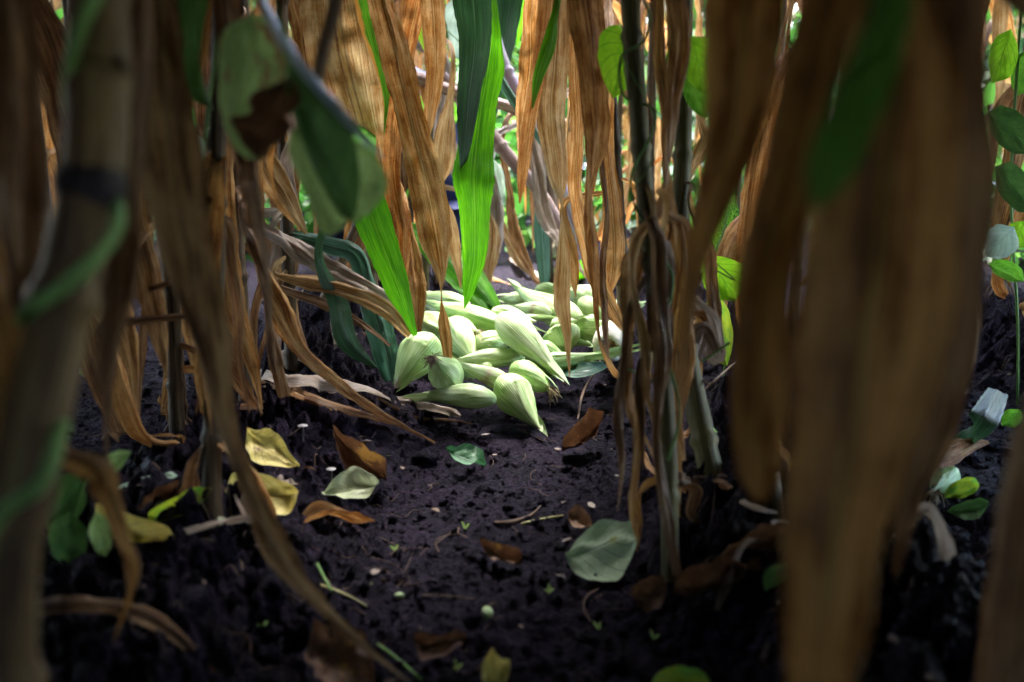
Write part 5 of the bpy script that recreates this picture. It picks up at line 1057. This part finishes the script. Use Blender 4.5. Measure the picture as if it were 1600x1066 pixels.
# ------------------------------------------------------------------ person bending down behind the leaves
def skin_geo(chains, sub=2):
    """chains: list of [(x,y,z,r),...]; nodes with the same position are shared -> one continuous surface"""
    V, E, Rr, idx = [], [], [], {}
    for ch in chains:
        prev = None
        for q in ch:
            k = tuple(round(c, 4) for c in q[:3])
            if k not in idx: idx[k] = len(V); V.append(q[:3]); Rr.append(q[3])
            if prev is not None: E.append((prev, idx[k]))
            prev = idx[k]
    me = bpy.data.meshes.new('tmp'); me.from_pydata(V, E, []); me.update(); o = bpy.data.objects.new('tmp', me); COL.objects.link(o)
    md = o.modifiers.new('s', 'SKIN'); sk = me.skin_vertices[0].data
    for i, r_ in enumerate(Rr): sk[i].radius = (r_, r_); sk[i].use_root = (i == 0)
    sb = o.modifiers.new('u', 'SUBSURF'); sb.levels = sub; sb.render_levels = sub
    dg = bpy.context.evaluated_depsgraph_get(); m2 = bpy.data.meshes.new_from_object(o.evaluated_get(dg))
    bpy.data.objects.remove(o); bpy.data.meshes.remove(me)
    Vo = np.array([v.co[:] for v in m2.vertices]); Fo = []
    for f in m2.polygons:
        a = list(f.vertices)
        if len(a) == 3: a.append(a[2])
        Fo.append(a[:4])
    bpy.data.meshes.remove(m2); return Vo, np.array(Fo)
def person():
    cx, cy = -.20, 3.40
    rt = root('person', (cx - .25, 3.85, .06), 'person in dark navy clothes and cap bending down behind the hanging leaves', 'person')
    hip = (-.55, 3.98, .74); ch = (-.44, 3.72, .70); up = (-.36, 3.58, .62); nk = (-.28, 3.49, .48)
    def leg(s): return [(-.55 + s * .09, 3.97, .68, .085), (-.57 + s * .13, 3.78, .44, .062), (-.56 + s * .13, 3.86, .26, .052), (-.56 + s * .13, 3.96, .12, .038), (-.56 + s * .13, 3.92, .075, .035), (-.56 + s * .14, 3.82, .06, .03)]
    def arm(s):
        sh = (-.36 + s * .17, 3.60, .58); el = (-.36 + s * .20, 3.42, .36); wr = (-.33 + s * .13, 3.24, .20); pm = (-.32 + s * .11, 3.19, .155)
        return sh, el, wr, pm
    chains = [[(*hip, .12), (*ch, .125), (*up, .12), (*nk, .052), (-.22, 3.43, .39, .055)]]
    for s in (-1, 1):
        chains.append([(*hip, .12)] + leg(s))
        sh, el, wr, pm = arm(s)
        chains.append([(*up, .12), (*sh, .062), (*el, .042), (*wr, .027), (*pm, .03)])
        for k in range(4):
            dx = (k - 1.5) * .019; L = [.030, .036, .034, .026][k]
            b = (pm[0] + dx, pm[1] - .02, pm[2] - .028, .009)
            chains.append([(*pm, .03), b, (b[0] + dx * .2, b[1] - .010, b[2] - L * .8, .0085), (b[0] + dx * .2, b[1] + .004, b[2] - L * 1.5, .0075)])
        chains.append([(*pm, .03), (pm[0] - s * .032, pm[1] - .012, pm[2] - .008, .010), (pm[0] - s * .042, pm[1] - .024, pm[2] - .032, .0085)])
    V, F = skin_geo(chains, 1)
    # head: shaped sphere joined into the body mesh, looking at the viewer and down
    n, m = 28, 36; ph = np.linspace(.02, np.pi - .02, n)[:, None]; th = np.linspace(0, 2 * np.pi, m, endpoint=False)[None]
    x = np.sin(ph) * np.sin(th); y = -np.sin(ph) * np.cos(th); z = np.cos(ph) * np.ones_like(th)
    X = x * .074 * (1 - .22 * np.clip(-z, 0, 1)); Y = y * .092; Z = z * .115
    front = np.clip(-y, 0, 1)
    g_ = lambda a, b, sa, sb: np.exp(-((x - a) / sa) ** 2 - ((z - b) / sb) ** 2) * (front > 0)
    Y = Y - .022 * g_(0, -.18, .13, .2) - .008 * g_(0, -.02, .09, .22) + .014 * (g_(.36, .02, .2, .13) + g_(-.36, .02, .2, .13)) - .006 * g_(0, -.52, .25, .06) + .004 * g_(0, -.58, .25, .03) - .007 * g_(0, -.66, .25, .06) - .01 * g_(0, -.95, .3, .2) - .006 * g_(0, .18, .6, .08)
    X = X + .012 * np.sign(x) * np.exp(-((y) / .25) ** 2 - ((z + .05) / .28) ** 2) * (np.abs(x) > .8)
    H = np.stack([X, Y, Z], -1).reshape(-1, 3)
    ax = R(14); c, s = math.cos(ax), math.sin(ax); Rm = np.array([[1, 0, 0], [0, c, -s], [0, s, c]])
    HC = np.array([cx - .0, cy, .335])
    tr = lambda A: np.asarray(A) @ Rm.T + HC
    F2 = grid_faces(n, m, True) + len(V)
    mk('body', np.vstack([V, tr(H)]), np.vstack([F, F2]), M['skin'], rt)
    for sx in (-1, 1):
        e = IV * .0125 + np.array([sx * .027, -.071, .004]); ob = mk('eye', tr(e), IF, M['eyew'], rt)
        e = IV * np.array([.0075, .004, .0075]) + np.array([sx * .027, -.0815, .003]); mk('iris', tr(e), IF, M['iris'], ob)
    jk = [[(*hip, .14), (*ch, .148), (*up, .142), (nk[0] - .02, nk[1] + .03, nk[2] + .04, .075)]]
    for s_ in (-1, 1):
        sh, el, wr, pm = arm(s_); jk.append([(*up, .142), (*sh, .075), (*el, .055), (*wr, .040)])
    V, F = skin_geo(jk, 2); mk('jacket', V, F, M['navy'], rt)
    tj = []
    for s_ in (-1, 1):
        l = leg(s_); tj.append([(*hip[:2], hip[2] - .02, .142)] + [(a, b, c_, r_ + .02) for a, b, c_, r_ in l[:4]])
    V, F = skin_geo(tj, 2); mk('trousers', V, F, M['navy2'], rt)
    for s_ in (-1, 1):
        l = leg(s_); a, b = np.array(l[4][:3]), np.array(l[5][:3])
        V, F, U = tube_geo([a + [0, .05, 0], a, (a + b) / 2, b + [0, -.05, -.01]], [.035, .052, .048, .03], m=14, nper=6, squash=.8); mk('shoe', V, F, M['dkcloth'], rt, U)
    # cap: dome and brim
    n2 = 12; ph = np.linspace(.01, 1.62, n2)[:, None]; x = np.sin(ph) * np.sin(th) * .082; y = -np.sin(ph) * np.cos(th) * .100; z = np.cos(ph) * np.ones_like(th) * .095 + .034
    cp = mk('cap', tr(np.stack([x, y, z], -1).reshape(-1, 3)), grid_faces(n2, m, True), M['navy'], rt)
    a = np.linspace(-1.15, 1.15, 15)[:, None]; t = np.linspace(0, 1, 6)[None]
    x = np.sin(a) * (.08 + t * .012); y = -np.cos(a) * .098 - t * .062 * np.cos(a * .9); z = .036 - t * .014 - .012 * (a ** 2) * t + 0 * a
    Bt = np.stack([x, y, z], -1).reshape(-1, 3); Bb = Bt - [0, 0, .004]
    mk('brim', tr(np.vstack([Bt, Bb])), np.vstack([grid_faces(15, 6), grid_faces(15, 6) + 90]), M['navy'], cp)
M['skin'] = plain('skin', [(.30, .17, .12), (.42, .26, .2)], 30, .5, .2, .001)
M['eyew'] = plain('eye_white', [(.6, .6, .6), (.65, .62, .6)], 10, .2, 0, .001)
M['iris'] = plain('iris', [(.01, .008, .01), (.02, .015, .02)], 10, .1, 0, .001)
M['navy'] = plain('navy_cloth', [(.008, .014, .06), (.02, .03, .12)], 60, .8, .4, .002)
M['navy2'] = plain('dark_navy_cloth', [(.008, .012, .035), (.018, .024, .07)], 60, .8, .4, .002)
M['dkcloth'] = plain('dark_rubber', [(.012, .012, .014), (.03, .03, .03)], 60, .6, .4, .002)
person()

# ------------------------------------------------------------------ masses of foliage
def scatter(base, F0, pos, rot, size):
    Vs = np.einsum('nij,kj->nki', rot, base) * size[:, None, None] + pos[:, None]
    return Vs.reshape(-1, 3), (F0[None] + (np.arange(len(pos)) * len(base))[:, None, None]).reshape(-1, F0.shape[1])
def randrot(n, tilt, r):
    a = r.uniform(0, 6.28, n); b = r.normal(0, tilt, n) ; c = r.normal(0, tilt, n)
    ca, sa, cb, sb, cc, sc_ = np.cos(a), np.sin(a), np.cos(b), np.sin(b), np.cos(c), np.sin(c); z = np.zeros(n); o = np.ones(n)
    Rz = np.stack([np.stack([ca, -sa, z], -1), np.stack([sa, ca, z], -1), np.stack([z, z, o], -1)], -2)
    Rx = np.stack([np.stack([o, z, z], -1), np.stack([z, cb, -sb], -1), np.stack([z, sb, cb], -1)], -2)
    Ry = np.stack([np.stack([cc, z, sc_], -1), np.stack([z, o, z], -1), np.stack([-sc_, z, cc], -1)], -2)
    return Rz @ Rx @ Ry
s = np.linspace(-1, 1, 5); v_ = np.linspace(0, 1, 7); wv = np.array([.3, .46, .48, .4, .28, .14, .01])
hb = np.stack(np.broadcast_arrays(s[None] * wv[:, None], (v_[:, None] - .12 * np.abs(s)[None] * (1 - v_[:, None]) ** 2), .12 * np.abs(s)[None] - .15 * (v_ ** 2)[:, None]), -1).reshape(-1, 3)
M['thicket'] = island_mat('thicket_leaves', [(0, (.02, .07, .015)), (.35, (.05, .17, .025)), (.6, (.10, .28, .04)), (.78, (.22, .40, .08)), (.88, (.40, .52, .38)), (1, (.35, .2, .09))], .5)
n = 5200
pos = np.stack([rs.uniform(-1.6, 1.9, n), rs.uniform(3.9, 7.2, n), np.zeros(n)], -1)
hmax = np.interp(pos[:, 1], [3.9, 4.6, 7.2], [.22, .7, 1.5]); pos[:, 2] = rs.uniform(.03, 1, n) * hmax + .05
V, F = scatter(hb, grid_faces(7, 5), pos, randrot(n, .8, rs), rs.uniform(.05, .11, n))
n2 = 900
pos2 = np.stack([rs.uniform(1.35, 3.6, n2), rs.uniform(2.4, 4.6, n2), rs.uniform(.05, .8, n2)], -1)
V2, F2 = scatter(hb, grid_faces(7, 5), pos2, randrot(n2, .8, rs), rs.uniform(.05, .11, n2))
n3 = 8000
pos3 = np.stack([rs.uniform(-6.5, 6.5, n3), rs.uniform(6.5, 9, n3), rs.uniform(.3, 2.5, n3)], -1)
V3, F3 = scatter(hb, grid_faces(7, 5), pos3, randrot(n3, .8, rs), rs.uniform(.12, .26, n3))
o = mk('bean_thicket', np.concatenate([V, V2, V3]), np.concatenate([F, F2 + len(V), F3 + len(V) + len(V2)]), M['thicket'], org=(0, 0, 0))
tag(o, 'dense bright green bean foliage closing the view behind the corn', 'foliage', kind='stuff')
# unseen corn foliage added to shade the near row, left open above the heap
M['shade_canopy'] = island_mat('shade_canopy_leaves', [(0, (.02, .07, .015)), (.4, (.04, .12, .02)), (.6, (.10, .06, .025)), (1, (.20, .12, .05))], .18)
t = np.linspace(0, 1, 9); wl = np.array([.4, .8, 1, 1, .95, .8, .6, .35, .02]) * .055
arc = np.stack([t * .75, .28 * np.sin(t * 2.6) - .12 * t], -1)
cb = np.stack(np.broadcast_arrays(arc[:, 0][:, None], (np.array([-1, -.4, .4, 1])[None] * wl[:, None]), arc[:, 1][:, None] + np.array([.02, 0, 0, .02])[None]), -1).reshape(-1, 3)
n = 9000
pos = np.stack([rs.uniform(-3.4, 3.4, n), rs.uniform(-2.2, 6.5, n), rs.uniform(1.0, 2.3, n)], -1)
keep = np.ones(n, bool)
xq, yq, zq = pos.T
y_open = 1.25 + .5 * zq
near = (yq < y_open)
gap = (np.abs(xq) < .55) & (yq > y_open) & ((yq < 2.25 + .55 * zq) | (yq > 4.3))
keep &= ~gap
keep &= (near & (rs.rand(n) < np.where(xq < -.3, .97, .58))) | (rs.rand(n) < np.where(yq < 3.4, np.where(xq < 0, .92, .68), .10))
keep &= ~((yq < 1.15) & (zq < 1.2) & (np.abs(xq) < .25) & (yq > -.4))
pos = pos[keep]; n = len(pos)
V, F = scatter(cb, grid_faces(9, 4), pos, randrot(n, .35, rs), rs.uniform(.8, 1.2, n))
# unseen leaf walls added behind and beside the viewer to block light
n2 = 650
pos2 = np.stack([rs.uniform(-2.6, 2.6, n2), rs.uniform(-2.0, -.45, n2), rs.uniform(.1, 1.7, n2)], -1)
pos3 = np.stack([rs.choice([-1, 1], 1000) * rs.uniform(.95, 2.6, 1000), rs.uniform(-1, 1.2, 1000), rs.uniform(.1, 1.4, 1000)], -1)
pos4 = np.stack([rs.uniform(-2.4, 0, 600), rs.uniform(-1.6, -.4, 600), rs.uniform(.1, 1.7, 600)], -1)
pos2 = np.concatenate([pos2, pos3, pos4]); n2 = len(pos2)
V2, F2 = scatter(cb, grid_faces(9, 4), pos2, randrot(n2, .9, rs), rs.uniform(.7, 1.0, n2))
far_ = (np.abs(V2.reshape(n2, -1, 3)[..., 0]).min(1) > .0)
VV = V2.reshape(n2, -1, 3); inview = ((VV[..., 1] > .15) & (np.abs(VV[..., 0]) < VV[..., 1] * .62 + .12) & (VV[..., 2] < CAMZ + .2 * VV[..., 1] + .1)).any(1)
VV = VV[~inview]; V2 = VV.reshape(-1, 3); F2 = (grid_faces(9, 4)[None] + (np.arange(len(VV)) * len(cb))[:, None, None]).reshape(-1, 4)
VC = V.reshape(n, -1, 3); inview = ((VC[..., 1] > .15) & (VC[..., 1] < 3.2) & (np.abs(VC[..., 0]) < VC[..., 1] * .62 + .12) & (VC[..., 2] < CAMZ + .14 * VC[..., 1] + .06)).any(1)
VC = VC[~inview]; V = VC.reshape(-1, 3); F = (grid_faces(9, 4)[None] + (np.arange(len(VC)) * len(cb))[:, None, None]).reshape(-1, 4)
o = mk('unseen_shade_foliage', np.concatenate([V, V2]), np.concatenate([F, F2 + len(V)]), M['shade_canopy'], org=(0, 0, 0))
tag(o, 'unseen corn foliage added overhead and all round to shade the near row', 'foliage', kind='stuff')

for e in EARS: print('EAR', e)
print('objects', len(bpy.data.objects))
